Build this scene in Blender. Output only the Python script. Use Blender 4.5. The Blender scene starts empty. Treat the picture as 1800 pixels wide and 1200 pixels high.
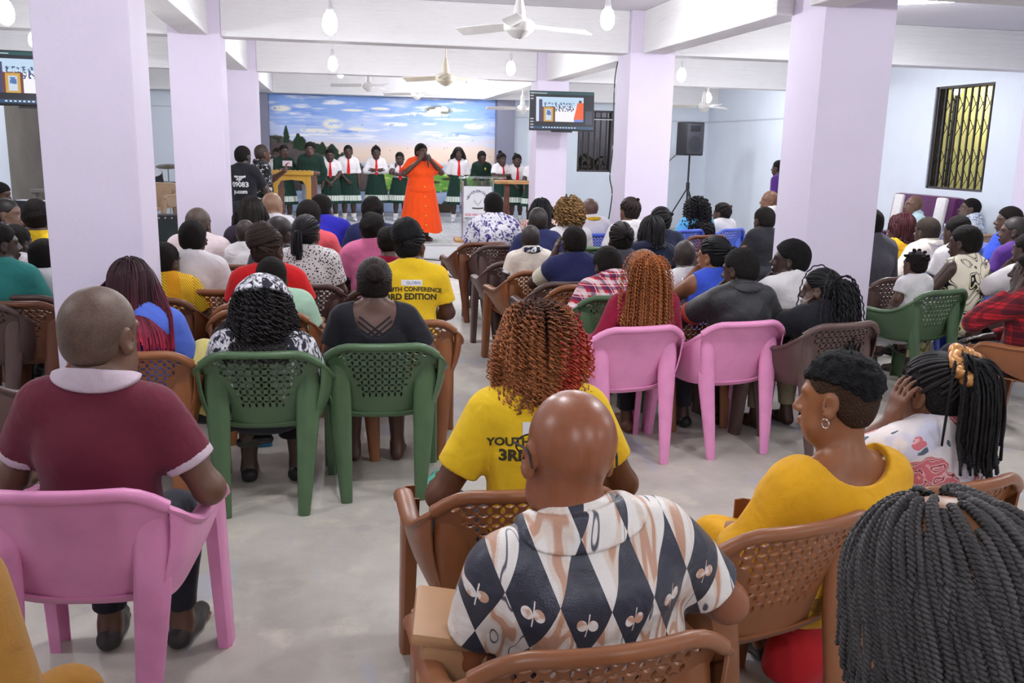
import bpy, bmesh, math, random, zlib
import numpy as np
from mathutils import Vector, Matrix, Euler
from mathutils.bvhtree import BVHTree

SC = bpy.context.scene
COL = SC.collection
# ------------------------------------------------------------------ camera, world, exposure
H = 1.70                       # eye height of the photographer
F = 1600.0                     # focal length in pixels of the 1800x1200 frame
_d = np.array([580 - 900, 251 - 600, F]); _d /= np.linalg.norm(_d)
_n = np.array([-157, 7500, F]); _n = _n - _d * (_n @ _d); _n /= np.linalg.norm(_n)
RCAM = np.array([np.cross(_n, _d), _d, -_n])   # rows: room X, Y (towards the stage), Z in camera axes
cam_data = bpy.data.cameras.new('camera'); cam = bpy.data.objects.new('camera', cam_data); COL.objects.link(cam)
cam_data.sensor_width = 36; cam_data.lens = F / 1800 * 36; cam_data.clip_start = .05; cam_data.clip_end = 100
_m = Matrix.Identity(4)
for _i, _v in enumerate(((1, 0, 0), (0, -1, 0), (0, 0, -1))):
    _c = RCAM @ np.array(_v, float)
    for _j in range(3): _m[_j][_i] = _c[_j]
_m.translation = (0, 0, H); cam.matrix_world = _m
SC.camera = cam
SC.view_settings.view_transform = 'Standard'; SC.view_settings.look = 'None'
SC.view_settings.gamma = 1.0; SC.view_settings.use_curve_mapping = False
SC.view_settings.exposure = -0.10
w = bpy.data.worlds.new('night'); SC.world = w; w.use_nodes = True
w.node_tree.nodes['Background'].inputs[0].default_value = (.05, .06, .09, 1)
w.node_tree.nodes['Background'].inputs[1].default_value = .6
SC.cycles.use_denoising = True
SC.cycles.max_bounces = 8; SC.cycles.diffuse_bounces = 4; SC.cycles.glossy_bounces = 3
SC.cycles.transparent_max_bounces = 12; SC.cycles.sample_clamp_indirect = 6
BULB_W = 50.0                  # watts of every hanging bulb

def ray(px, py): return RCAM @ np.array([px - 900, py - 600, F])
def PZ(px, py, z):             # room point seen at a pixel, at height z
    r = ray(px, py); t = (z - H) / r[2]; return np.array([r[0] * t, r[1] * t, z])
def PY(px, py, Y):             # room point seen at a pixel, Y metres into the room
    r = ray(px, py); t = Y / r[1]; return np.array([r[0] * t, Y, H + r[2] * t])
# ------------------------------------------------------------------ object helpers
def setp(o, label=None, cat=None, group=None, kind=None):
    if label: o['label'] = label
    if cat: o['category'] = cat
    if group: o['group'] = group
    if kind: o['kind'] = kind
    return o
def empty(name, loc, rz=0, **kw):
    o = bpy.data.objects.new(name, None); COL.objects.link(o); o.empty_display_size = .1
    o.location = tuple(loc); o.rotation_euler = (0, 0, rz)
    return setp(o, **kw)
def link(name, me, parent=None, **kw):
    o = bpy.data.objects.new(name, me); COL.objects.link(o)
    if parent is not None: o.parent = parent
    return setp(o, **kw)
def npmesh(name, V, faces, mat, smooth=True, sharp=None, col=None):
    """faces: array (n,k) or list of lists"""
    me = bpy.data.meshes.new(name)
    V = np.asarray(V, np.float32)
    if isinstance(faces, np.ndarray):
        n, k = faces.shape
        me.vertices.add(len(V)); me.vertices.foreach_set('co', V.ravel())
        me.loops.add(n * k); me.loops.foreach_set('vertex_index', faces.astype(np.int32).ravel())
        me.polygons.add(n); me.polygons.foreach_set('loop_start', np.arange(0, n * k, k, dtype=np.int32))
        me.update(calc_edges=True)
    else:
        me.from_pydata([tuple(v) for v in V], [], [tuple(int(i) for i in f) for f in faces]); me.update()
    if smooth:
        me.polygons.foreach_set('use_smooth', np.ones(len(me.polygons), bool))
        if sharp: me.set_sharp_from_angle(angle=math.radians(sharp))
    if col is not None:
        a = me.attributes.new('Col', 'FLOAT_COLOR', 'POINT')
        c = np.ones((len(V), 4), np.float32); c[:, :3] = col; a.data.foreach_set('color', c.ravel())
    if mat is not None: me.materials.append(mat)
    return me
class MB:
    """collects shapes for one mesh"""
    def __init__(s): s.V = []; s.F = []; s.n = 0
    def add(s, V, Fs):
        V = np.asarray(V, float).reshape(-1, 3)
        s.V.append(V); s.F += [[i + s.n for i in f] for f in Fs]; s.n += len(V); return s
    def box(s, c, d, rz=0, rx=0, ry=0, bev=0):
        bm = bmesh.new(); bmesh.ops.create_cube(bm, size=1)
        bmesh.ops.scale(bm, vec=d, verts=bm.verts)
        if bev: bmesh.ops.bevel(bm, geom=bm.edges[:], offset=bev, segments=2, affect='EDGES', profile=.6)
        M = Matrix.Translation(c) @ Euler((rx, ry, rz)).to_matrix().to_4x4()
        bm.transform(M); bm.verts.index_update()
        s.add([v.co[:] for v in bm.verts], [[v.index for v in f.verts] for f in bm.faces]); bm.free(); return s
    def lathe(s, prof, n=20, c=(0, 0, 0), M=None):
        a = np.linspace(0, 2 * np.pi, n, endpoint=False)
        V = np.array([[r * math.cos(t), r * math.sin(t), z] for r, z in prof for t in a])
        if M is not None: V = V @ np.array(M.to_3x3()).T
        V = V + np.array(c)
        Fs = [[i * n + j, i * n + (j + 1) % n, (i + 1) * n + (j + 1) % n, (i + 1) * n + j] for i in range(len(prof) - 1) for j in range(n)]
        Fs.append(list(range(n))[::-1]); Fs.append([(len(prof) - 1) * n + j for j in range(n)])
        return s.add(V, Fs)
    def tube(s, pts, r, n=8, flat=1.0, up=(0, 0, 1)):
        """swept tube; r scalar or list; (flat) squashes along the binormal"""
        P = np.asarray(pts, float); K = len(P); r = np.broadcast_to(np.asarray(r, float), (K,))
        T = np.gradient(P, axis=0); T /= np.linalg.norm(T, axis=1, keepdims=True) + 1e-9
        u = np.asarray(up, float); V = []
        for i in range(K):
            a = np.cross(T[i], u)
            if np.linalg.norm(a) < 1e-3: a = np.cross(T[i], (1, .1, 0))
            a /= np.linalg.norm(a); b = np.cross(a, T[i])
            for t in np.linspace(0, 2 * np.pi, n, endpoint=False): V.append(P[i] + r[i] * (a * math.cos(t) + b * flat * math.sin(t)))
        Fs = [[i * n + j, i * n + (j + 1) % n, (i + 1) * n + (j + 1) % n, (i + 1) * n + j] for i in range(K - 1) for j in range(n)]
        Fs.append(list(range(n))[::-1]); Fs.append([(K - 1) * n + j for j in range(n)])
        return s.add(V, Fs)
    def sphere(s, c, r, n=12, m=8):
        r = np.broadcast_to(np.asarray(r, float), (3,))
        V = [np.array(c) + r * np.array([math.sin(p) * math.cos(t), math.sin(p) * math.sin(t), math.cos(p)]) for p in np.linspace(.05, np.pi - .05, m) for t in np.linspace(0, 2 * np.pi, n, endpoint=False)]
        Fs = [[i * n + j, (i + 1) * n + j, (i + 1) * n + (j + 1) % n, i * n + (j + 1) % n] for i in range(m - 1) for j in range(n)]
        Fs.append(list(range(n))); Fs.append([(m - 1) * n + j for j in range(n)][::-1])
        return s.add(V, Fs)
    def prism(s, poly, y0, y1):
        """polygon in x,z extruded along y"""
        n = len(poly); V = [(x, y, z) for y in (y0, y1) for x, z in poly]
        return s.add(V, [list(range(n)), list(range(2 * n - 1, n - 1, -1))] + [[i, i + n, (i + 1) % n + n, (i + 1) % n] for i in range(n)])
    def mesh(s, name, mat, smooth=True, sharp=35): return npmesh(name, np.concatenate(s.V), s.F, mat, smooth, sharp)
    def obj(s, name, mat, parent=None, smooth=True, sharp=35, **kw): return link(name, s.mesh(name, mat, smooth, sharp), parent, **kw)
def solidify(V, Fs, N, t):
    """give a sheet a thickness t along -N and close its borders"""
    V = np.asarray(V, float); n = len(V); V2 = np.concatenate([V, V - np.asarray(N) * t])
    cnt = {}
    for f in Fs:
        for a, b in zip(f, list(f[1:]) + [f[0]]): cnt[(a, b)] = 1
    out = [list(f) for f in Fs] + [[i + n for i in f[::-1]] for f in Fs]
    for a, b in cnt:
        if (b, a) not in cnt: out.append([b, a, a + n, b + n])
    return V2, out
# ------------------------------------------------------------------ node expressions
class X:
    """a socket that can be calculated with"""
    nt = None
    def __init__(s, sock): s.s = sock
    @staticmethod
    def m(op, *a):
        n = X.nt.nodes.new('ShaderNodeMath'); n.operation = op
        for i, v in enumerate(a):
            if isinstance(v, X): X.nt.links.new(v.s, n.inputs[i])
            else: n.inputs[i].default_value = float(v)
        return X(n.outputs[0])
    def __add__(s, o): return X.m('ADD', s, o)
    __radd__ = __add__
    def __sub__(s, o): return X.m('SUBTRACT', s, o)
    def __rsub__(s, o): return X.m('SUBTRACT', o, s)
    def __mul__(s, o): return X.m('MULTIPLY', s, o)
    __rmul__ = __mul__
    def __truediv__(s, o): return X.m('DIVIDE', s, o)
    def __lt__(s, o): return X.m('LESS_THAN', s, o)
    def __gt__(s, o): return X.m('GREATER_THAN', s, o)
def xabs(a): return X.m('ABSOLUTE', a)
def xfloor(a): return X.m('FLOOR', a)
def xfrac(a): return X.m('FRACT', a)
def xsin(a): return X.m('SINE', a)
def xmax(a, b): return X.m('MAXIMUM', a, b)
def xmin(a, b): return X.m('MINIMUM', a, b)
def xsqrt(a): return X.m('SQRT', a)
def step(x, a, b):
    n = X.nt.nodes.new('ShaderNodeMapRange'); n.interpolation_type = 'SMOOTHSTEP'
    X.nt.links.new(x.s, n.inputs[0]); n.inputs[1].default_value = a; n.inputs[2].default_value = b
    return X(n.outputs[0])
def rgb(c): return c if isinstance(c, X) else tuple(c) + ((1,) if len(c) == 3 else ())
def mixc(f, a, b):
    n = X.nt.nodes.new('ShaderNodeMix'); n.data_type = 'RGBA'
    for i, v in ((0, f), (6, a), (7, b)):
        if isinstance(v, X): X.nt.links.new(v.s, n.inputs[i])
        else: n.inputs[i].default_value = v if i == 0 else rgb(v)
    return X(n.outputs[2])
def coords(kind='Object'):
    n = X.nt.nodes.new('ShaderNodeTexCoord'); sp = X.nt.nodes.new('ShaderNodeSeparateXYZ')
    X.nt.links.new(n.outputs[kind], sp.inputs[0]); return X(n.outputs[kind]), X(sp.outputs[0]), X(sp.outputs[1]), X(sp.outputs[2])
def vec(x, y, z):
    n = X.nt.nodes.new('ShaderNodeCombineXYZ')
    for i, v in enumerate((x, y, z)):
        if isinstance(v, X): X.nt.links.new(v.s, n.inputs[i])
        else: n.inputs[i].default_value = v
    return X(n.outputs[0])
def noise(v, scale, detail=3, rough=.55, dist=0):
    n = X.nt.nodes.new('ShaderNodeTexNoise'); n.inputs['Scale'].default_value = scale; n.inputs['Detail'].default_value = detail
    n.inputs['Roughness'].default_value = rough; n.inputs['Distortion'].default_value = dist
    X.nt.links.new(v.s, n.inputs['Vector']); return X(n.outputs[0])
def voro(v, scale, feat='F1', out=0, rnd=1.0):
    n = X.nt.nodes.new('ShaderNodeTexVoronoi'); n.feature = feat; n.inputs['Scale'].default_value = scale
    n.inputs['Randomness'].default_value = rnd
    X.nt.links.new(v.s, n.inputs['Vector']); return X(n.outputs[out])
def attr(name):
    n = X.nt.nodes.new('ShaderNodeAttribute'); n.attribute_name = name; return X(n.outputs[0])
def S(r, g, b):
    """0-255 screen colour to linear"""
    return tuple((c / 255 / 12.92) if c / 255 <= .04045 else ((c / 255 + .055) / 1.055) ** 2.4 for c in (r, g, b))
def mat(name, color=(.5, .5, .5), rough=.6, spec=.4, bump=None, emit=None, estr=0, metal=0, coat=0, alpha=None, trans=0, sheen=0):
    """color and bump may be functions that build nodes"""
    m = bpy.data.materials.new(name); m.use_nodes = True; nt = m.node_tree; X.nt = nt
    b = nt.nodes['Principled BSDF']
    c = color() if callable(color) else color
    if isinstance(c, X): nt.links.new(c.s, b.inputs['Base Color'])
    else: b.inputs['Base Color'].default_value = rgb(c)
    rr = rough() if callable(rough) else rough
    if isinstance(rr, X): nt.links.new(rr.s, b.inputs['Roughness'])
    else: b.inputs['Roughness'].default_value = rr
    b.inputs['Specular IOR Level'].default_value = spec; b.inputs['Metallic'].default_value = metal
    b.inputs['Coat Weight'].default_value = coat; b.inputs['Transmission Weight'].default_value = trans
    if sheen: b.inputs['Sheen Weight'].default_value = sheen
    if bump:
        h, st, di = bump()
        n = nt.nodes.new('ShaderNodeBump'); n.inputs['Strength'].default_value = st; n.inputs['Distance'].default_value = di
        nt.links.new(h.s, n.inputs['Height']); nt.links.new(n.outputs[0], b.inputs['Normal'])
    if emit is not None:
        e = emit() if callable(emit) else emit
        if isinstance(e, X): nt.links.new(e.s, b.inputs['Emission Color'])
        else: b.inputs['Emission Color'].default_value = rgb(e)
        b.inputs['Emission Strength'].default_value = estr
    if alpha is not None: b.inputs['Alpha'].default_value = alpha
    return m
_mc = {}
def M(key, fn):
    if key not in _mc: _mc[key] = fn()
    return _mc[key]
def fold():
    """soft creases and weave of cloth"""
    v, x, y, z = coords()
    return noise(v, 9, 2, .5, .6) * 1.0 + noise(v, 260, 1) * .06, .55, .03
def cloth(name, color, rough=.85, spec=.15):
    return M('cloth_' + name, lambda: mat(name, color, rough, spec, bump=fold, sheen=.1))
def plain(name, *c):
    """cloth of one colour with a slight unevenness of the dye"""
    c = S(*c)
    def f():
        v, x, y, z = coords(); return mixc(noise(v, 14, 3), tuple(k * .88 for k in c), tuple(min(1, k * 1.1) for k in c))
    return cloth(name, f)
def plastic(name, *c):
    c = S(*c)
    def f():
        v, x, y, z = coords(); return mixc(step(noise(v, 7, 4), .35, .75), c, tuple(k * .86 for k in c))
    def bp():
        v, x, y, z = coords(); return noise(v, 420, 1), .06, .002
    return M('plastic_' + name, lambda: mat(name, f, .36, .45, bump=bp))
def gloss(name, c, rough=.4, spec=.4, metal=0):
    c = S(*c)
    def f():
        v, x, y, z = coords(); return mixc(noise(v, 11, 3), tuple(k * .9 for k in c), tuple(min(1, k * 1.08) for k in c))
    return M('g_' + name, lambda: mat(name, f, rough, spec, metal=metal))
# ------------------------------------------------------------------ smooth solids (signed distance fields meshed with surface nets)
def _prim(f, c, R, k, op): return dict(f=f, c=np.asarray(c, float), R=float(R), k=k, op=op)
def cap(a, b, ra, rb=None, k=.02, clip=None, op='+'):
    a = np.asarray(a, float); b = np.asarray(b, float); rb = ra if rb is None else rb; ba = b - a; L = max(ba @ ba, 1e-9)
    def f(P):
        q = P - a; t = np.clip((q @ ba) / L, 0, 1); d = np.linalg.norm(q - t[..., None] * ba, axis=-1) - (ra + (rb - ra) * t)
        if clip is not None:
            for cp, cn in clip: d = np.maximum(d, (P - cp) @ cn)
        return d
    return _prim(f, (a + b) / 2, np.sqrt(L) / 2 + max(ra, rb), k, op)
def ell(c, r, k=.02, rot=None, op='+'):
    c = np.asarray(c, float); r = np.asarray(r, float); Rm = None if rot is None else np.asarray(rot, float)
    def f(P):
        q = P - c
        if Rm is not None: q = q @ Rm
        k0 = np.linalg.norm(q / r, axis=-1); k1 = np.linalg.norm(q / (r * r), axis=-1) + 1e-9
        return np.where(k0 < .02, -r.min(), k0 * (k0 - 1) / k1)
    return _prim(f, c, r.max(), k, op)
def half(p, n, k=.0):
    """cut away everything on the +n side"""
    p = np.asarray(p, float); n = np.asarray(n, float); n = n / np.linalg.norm(n)
    return _prim(lambda P: (P - p) @ n, p, 9, k, '^')
def both(q, k=.0):
    """keep only what lies inside solid q as well"""
    return _prim(q['f'], q['c'], 9, k, '^')
def wob(amp, freq, seed=0):
    rs = np.random.RandomState(seed); A = rs.normal(size=(6, 3)) * freq; ph = rs.rand(6) * 6.3
    return _prim(lambda P: amp * np.sin(P @ A.T + ph).sum(-1) / 2.4, (0, 0, 0), 9, 0, '~')
def _comb(D, d, p):
    k = p['k']
    if p['op'] == '+':
        m = np.minimum(D, d); return m - np.maximum(k - np.abs(D - d), 0) ** 2 / (4 * k) if k > 0 else m
    if p['op'] == '-':
        d = -d
    if p['op'] == '~': return D + d
    m = np.maximum(D, d); return m + np.maximum(k - np.abs(D - d), 0) ** 2 / (4 * k) if k > 0 else m
def nets(prims, h, smooth=1):
    pos = [p for p in prims if p['op'] == '+']
    lo = np.min([p['c'] - p['R'] for p in pos], 0) - 3 * h; hi = np.max([p['c'] + p['R'] for p in pos], 0) + 3 * h
    B = 8; L = B * h; nb = np.ceil((hi - lo) / L).astype(int)
    g = np.stack(np.meshgrid(*[np.arange(n) for n in nb], indexing='ij'), -1).reshape(-1, 3)
    C = lo + (g + .5) * L; D = np.full(len(C), 5.0); dp = []
    for p in prims:
        d = p['f'](C); dp.append(d); D = _comb(D, d, p)
    keep = np.abs(D) < L * 1.0 + .02
    g = g[keep]; C = C[keep]; D = D[keep]
    off = np.stack(np.meshgrid(*[np.arange(B + 1)] * 3, indexing='ij'), -1).reshape(-1, 3) * h
    W = np.full((len(g), len(off)), 5.0); P0 = lo + g * L
    for p, d in zip(prims, dp):
        d = d[keep]
        if p['op'] == '+': act = d < D + L * 1.9 + p['k']
        elif p['op'] in '-': act = d < L * 1.0 + p['k'] + .01
        elif p['op'] == '^': act = d > -L * 1.0 - p['k'] - .01
        else: act = np.ones(len(d), bool)
        i = np.nonzero(act)[0]
        if len(i) == 0: continue
        P = P0[i][:, None, :] + off[None]
        W[i] = _comb(W[i], p['f'](P), p)
    W = W.reshape(-1, B + 1, B + 1, B + 1)
    ins = W < 0
    cs = [(a, b, c) for a in (0, 1) for b in (0, 1) for c in (0, 1)]
    cnt = sum(ins[:, a:a + B, b:b + B, c:c + B].astype(np.int8) for a, b, c in cs)
    bi, ci, cj, ck = np.nonzero((cnt > 0) & (cnt < 8))
    val = np.stack([W[bi, ci + a, cj + b, ck + c] for a, b, c in cs], 1); cpos = np.array(cs, float)
    acc = np.zeros((len(bi), 3)); num = np.zeros(len(bi))
    for i in range(8):
        for j in range(i + 1, 8):
            if np.abs(cpos[i] - cpos[j]).sum() != 1: continue
            x = (val[:, i] < 0) != (val[:, j] < 0)
            t = np.where(x, val[:, i] / np.where(x, val[:, i] - val[:, j], 1), 0)
            acc += np.where(x[:, None], cpos[i] + t[:, None] * (cpos[j] - cpos[i]), 0); num += x
    ijk = np.stack([ci, cj, ck], 1); V = lo + (g[bi] * B + ijk + acc / num[:, None]) * h
    dims = nb * B + 2
    def key(q): return (q[:, 0].astype(np.int64) * dims[1] + q[:, 1]) * dims[2] + q[:, 2]
    K = key(g[bi] * B + ijk); o = np.argsort(K); K = K[o]; V = V[o]
    quads = []
    for ax in range(3):
        e = [0, 0, 0]; e[ax] = 1; b = [0, 0, 0]; b[(ax + 1) % 3] = 1; c = [0, 0, 0]; c[(ax + 2) % 3] = 1
        s0 = ins[:, :B, :B, :B]; s1 = ins[:, e[0]:e[0] + B, e[1]:e[1] + B, e[2]:e[2] + B]
        q = np.nonzero(s0 != s1); flip = s0[q]
        G = g[q[0]] * B + np.stack(q[1:], 1); b = np.array(b); c = np.array(c)
        ids = []; ok = np.ones(len(G), bool)
        for dlt in (0 * b, b, b + c, c):
            kk = key(G - dlt); i = np.clip(np.searchsorted(K, kk), 0, len(K) - 1); ok &= K[i] == kk; ids.append(i)
        f = np.stack(ids, 1); f[~flip] = f[~flip][:, ::-1]; quads.append(f[ok])
    Fq = np.concatenate(quads)
    for _ in range(smooth):
        s = np.zeros_like(V); n = np.zeros(len(V))
        for a, b in ((0, 1), (1, 2), (2, 3), (3, 0)):
            for ax in range(3):
                s[:, ax] += np.bincount(Fq[:, a], V[Fq[:, b], ax], len(V)) + np.bincount(Fq[:, b], V[Fq[:, a], ax], len(V))
            n += np.bincount(Fq[:, a], minlength=len(V)) + np.bincount(Fq[:, b], minlength=len(V))
        V = V * .5 + .5 * s / np.maximum(n, 1)[:, None]
    return V, Fq
def solid(name, prims, h, material, parent, smooth=1, **kw):
    V, Fq = nets(prims, h, smooth)
    return link(name, npmesh(name, V, Fq, material), parent, **kw)
# ------------------------------------------------------------------ plastic armchair (about .56 wide, .73 high); origin on the floor under the seat
def back_pt(u, v):
    """u -1..1 across, v 0..1 from seat to rim"""
    wd = .168 + .078 * v ** .8
    au = abs(u); e = max(au - .55, 0) / .45
    z = .375 + (.350 - .052 * e * e) * v
    y = -.195 - .10 * v - .02 * v * v + .062 * au ** 2.4 * (.35 + .65 * v)
    return np.array([u * wd, y, z])
def chair_back(pierced):
    nu, nv = 14, 11
    nodes = {}; V = []; Fs = []
    def idx(u, v):
        k = (round(u, 4), round(v, 4))
        if k not in nodes: nodes[k] = len(V); V.append(back_pt(u / nu * 2 - 1, v / nv))
        return nodes[k]
    def hole(cu, cv):
        if not pierced: return False
        a = abs(cu / nu * 2 - 1); b = cv / nv
        return .30 < b < .95 and a < .42 + .42 * (b - .30) / .65 and a < .83
    def diamond(A, B, C1, C2, along):
        cu, cv = (A[0] + B[0]) / 2, (A[1] + B[1]) / 2
        if C1 is None or C2 is None or not hole(cu, cv):
            Fs.append([idx(*p) for p in (A, C1, B, C2) if p is not None]); return
        def lens(t, s):
            wv = .20 * math.sin(math.pi * (t - .1) / .8) ** .75 * s if .1 < t < .9 else 0
            return (A[0] + t, A[1] + wv) if along == 0 else (A[0] + wv, A[1] + t)
        ts = (.27, .5, .73)
        t0 = idx(*lens(.1, 1)); t1 = idx(*lens(.9, 1))
        s1 = 1 if (C1[1 - along] > A[1 - along]) else -1
        up = [idx(*lens(t, s1)) for t in ts]; dn = [idx(*lens(t, -s1)) for t in ts]
        a, b, c1, c2 = idx(*A), idx(*B), idx(*C1), idx(*C2)
        Fs.append([a, t0, up[0], c1]); Fs.append([c1, up[0], up[1], up[2]]); Fs.append([c1, up[2], t1, b])
        Fs.append([a, c2, dn[0], t0]); Fs.append([c2, dn[2], dn[1], dn[0]]); Fs.append([c2, b, t1, dn[2]])
    for i in range(nu):
        for j in range(nv + 1):
            up = (i + .5, j + .5) if j < nv else None; dn = (i + .5, j - .5) if j > 0 else None
            diamond((i, j), (i + 1, j), up, dn, 0)
    for i in range(nu + 1):
        for j in range(nv):
            r = (i + .5, j + .5) if i < nu else None; l = (i - .5, j + .5) if i > 0 else None
            diamond((i, j), (i, j + 1), l, r, 1)
    V = np.array(V); e = 1e-3
    # outward normal is roughly -y; orient every face to look backwards
    for f in Fs:
        p = V[f]; n = np.zeros(3)
        for q in range(1, len(f) - 1): n += np.cross(p[q] - p[0], p[q + 1] - p[0])
        if n[1] > 0: f.reverse()
    N = np.tile(np.array([0, -.95, -.28]), (len(V), 1))
    V2, F2 = solidify(V, Fs, N, .007)
    b = MB(); b.add(V2, F2)
    # rolled rim along the top
    pts = [back_pt(u, 1.0) + np.array([0, -.012, .004]) for u in np.linspace(-1, 1, 17)]
    b.tube(pts, .0175, 10, 1.0, up=(0, -1, .3))
    return b
def sheet(b, grid, t, down=True):
    g = np.asarray(grid); n, m = g.shape[:2]; V = g.reshape(-1, 3)
    Fs = [[i * m + j, i * m + j + 1, (i + 1) * m + j + 1, (i + 1) * m + j] for i in range(n - 1) for j in range(m - 1)]
    N = np.zeros_like(V)
    for f in Fs:
        nn = np.cross(V[f[1]] - V[f[0]], V[f[3]] - V[f[0]])
        for k in f: N[k] += nn
    N /= np.linalg.norm(N, axis=1, keepdims=True) + 1e-9
    b.add(*solidify(V, Fs, N, t))
def smoothpath(pts, n):
    P = np.array(pts, float); t = np.linspace(0, len(P) - 1, n); out = []
    for x in t:
        i = min(int(x), len(P) - 2); f = x - i
        p0, p1, p2, p3 = P[max(i - 1, 0)], P[i], P[i + 1], P[min(i + 2, len(P) - 1)]
        out.append(.5 * (2 * p1 + (p2 - p0) * f + (2 * p0 - 5 * p1 + 4 * p2 - p3) * f * f + (3 * p1 - p0 - 3 * p2 + p3) * f ** 3))
    return np.array(out)
_cm = {}
def chair_meshes(color, pierced):
    k = (color, pierced)
    if k in _cm: return _cm[k]
    m = CHAIRMAT[color]; base = _cm.get(('base', pierced))
    if base is None:
        base = {}
        base['backrest'] = chair_back(pierced).mesh('backrest', None, True, 40)
        b = MB(); us = np.linspace(-1, 1, 9); rows = []
        for y, z, hw in ((-.20, .395, .165), (-.19, .377, .175), (-.14, .37, .195), (-.05, .366, .212), (.06, .37, .222), (.15, .384, .23), (.2, .388, .232), (.225, .376, .232), (.235, .35, .23)):
            rows.append([(u * hw, y, z + .016 * abs(u) ** 3) for u in us])
        sheet(b, rows, .007); base['seat'] = b.mesh('seat', None, True, 50)
        for s, nm in ((-1, 'armrestL'), (1, 'armrestR')):
            b = MB()
            arm = smoothpath([(s * .243, -.267, .676), (s * .262, -.243, .652), (s * .275, -.195, .615), (s * .280, -.12, .583), (s * .280, -.02, .570), (s * .279, .09, .572), (s * .277, .165, .566), (s * .274, .203, .530)], 24)
            b.tube(arm, np.interp(np.arange(24), (0, 2, 8, 23), (.0175, .02, .028, .028)), 10, .55, up=(0, 0, 1))
            # side shell between the arm and the seat
            low = smoothpath([(s * .205, -.25, .42), (s * .222, -.2, .40), (s * .228, -.10, .39), (s * .236, .0, .41), (s * .246, .09, .455), (s * .256, .16, .50), (s * .262, .195, .52)], 24)
            top = arm + np.array([s * .008, 0, -.008])
            rows = [[top[i] * (1 - q) + low[i] * q + np.array([s * .014 * math.sin(q * 3.14), 0, 0]) for i in range(24)] for q in np.linspace(0, 1, 6)]
            sheet(b, rows, .006 * s); base[nm] = b.mesh('armrest', None, True, 50)
            b = MB()                                   # rear leg: broad hollow taper growing out of the back
            pts = smoothpath([(s * .194, -.226, .665), (s * .196, -.231, .58), (s * .190, -.236, .47), (s * .183, -.257, .32), (s * .174, -.284, .14), (s * .166, -.302, 0)], 20)
            rr = np.interp(np.linspace(0, 1, 20), (0, .10, .28, .5, .8, 1), (.030, .044, .053, .049, .034, .025))
            b.tube(pts, rr, 14, .50, up=(0, 1, 0)); base['rearR' if s > 0 else 'rearL'] = b.mesh('leg', None, True, 50)
            b = MB()                                   # front leg: channel of three faces
            n = 14; rows = []
            for i in range(n):
                t = i / (n - 1); z = .555 * (1 - t); y = .19 + .045 * t; x = s * (.272 + .006 * t); wy = .052 - .016 * t; wx = .042 - .008 * t
                rows.append([(x - s * wx, y - wy, z), (x - s * .004, y - wy, z), (x, y - wy + .008, z), (x, y + wy - .014, z), (x - s * .014, y + wy, z), (x - s * wx, y + wy, z)])
            sheet(b, rows, .006 * s); base['frontR' if s > 0 else 'frontL'] = b.mesh('leg', None, True, 50)
        _cm[('base', pierced)] = base
    out = {}
    for nm, me in base.items():
        c = me.copy(); c.materials.clear(); c.materials.append(m); out[nm] = c
    _cm[k] = out; return out
def chair(color, loc, rz, label, pierced=True, group=None, sc=1.06):
    ms = chair_meshes(color, pierced)
    t = empty('plastic_armchair', (loc[0], loc[1], loc[2] if len(loc) > 2 else 0), rz, label=label, cat='chair', group=group or color + ' plastic chairs')
    t.scale = (sc, sc, sc)
    for nm, key in (('backrest', 'backrest'), ('seat', 'seat'), ('armrest', 'armrestL'), ('armrest', 'armrestR'), ('leg', 'rearL'), ('leg', 'rearR'), ('leg', 'frontL'), ('leg', 'frontR')):
        link(nm, ms[key], t)
    return t
CHAIRMAT = dict(pink=plastic('pink', 232, 150, 196), green=plastic('green', 78, 104, 73), brown=plastic('brown', 142, 88, 54), dark=plastic('dark', 92, 70, 66), blue=plastic('blue', 84, 110, 214), tan=plastic('tan', 176, 146, 116), rust=plastic('rust', 108, 64, 42))
# ------------------------------------------------------------------ the hall
def paint(name, c, amt=.05, brush=0.0, bump=.12, rough=.72):
    c = S(*c)
    def f():
        v, x, y, z = coords(); n = noise(v, 1.6, 5, .6); return mixc(step(n, .3, .75), c, tuple(k * (1 - amt) for k in c))
    def bp():
        v, x, y, z = coords(); h = noise(v, 34, 3) * .5 + noise(v, 3, 2)
        if brush: h = h + noise(vec(x * .5, y * .5, z * 13.0), 2, 4, .6) * brush
        return h, bump, .02
    return mat(name, f, rough, .25, bump=bp)
LILAC = paint('lilac_paint', (222, 212, 230)); PALE = paint('pale_blue_paint', (222, 230, 240)); BEAM = paint('white_beam_paint', (238, 236, 236), .05, 2.2, .5)
CEIL = paint('ceiling_paint', (226, 222, 228)); DULL = paint('bare_plaster', (126, 120, 112), .25); GREYP = paint('grey_paint', (128, 128, 146)); STAGEW = paint('stage_front_paint', (232, 232, 234))
def _floor():
    v, x, y, z = coords('Object')
    n = noise(v, .9, 6, .62); m = noise(v, 3.1, 5, .6); b = noise(vec(x * 2.2, y * .7, z), 1.5, 3); s = noise(v, 26, 4, .7)
    c = mixc(step(n, .34, .68), S(170, 164, 155), S(206, 200, 190))
    c = mixc(step(m, .54, .70) * .8, c, S(214, 206, 190)); c = mixc(step(noise(v, 2.0, 6, .7), .58, .66) * .35, c, S(150, 148, 150)); c = mixc(step(b, .57, .66) * .5, c, S(172, 178, 198)); c = mixc(step(s, .62, .75) * .35, c, S(226, 224, 218))
    return mixc(step(noise(v, 60, 2), .70, .76) * .4, c, S(120, 116, 112))
def _floorb():
    v, x, y, z = coords(); return noise(v, 18, 5, .6), .12, .01
FLOOR = mat('worn_concrete', _floor, .48, .35, bump=_floorb)
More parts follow.
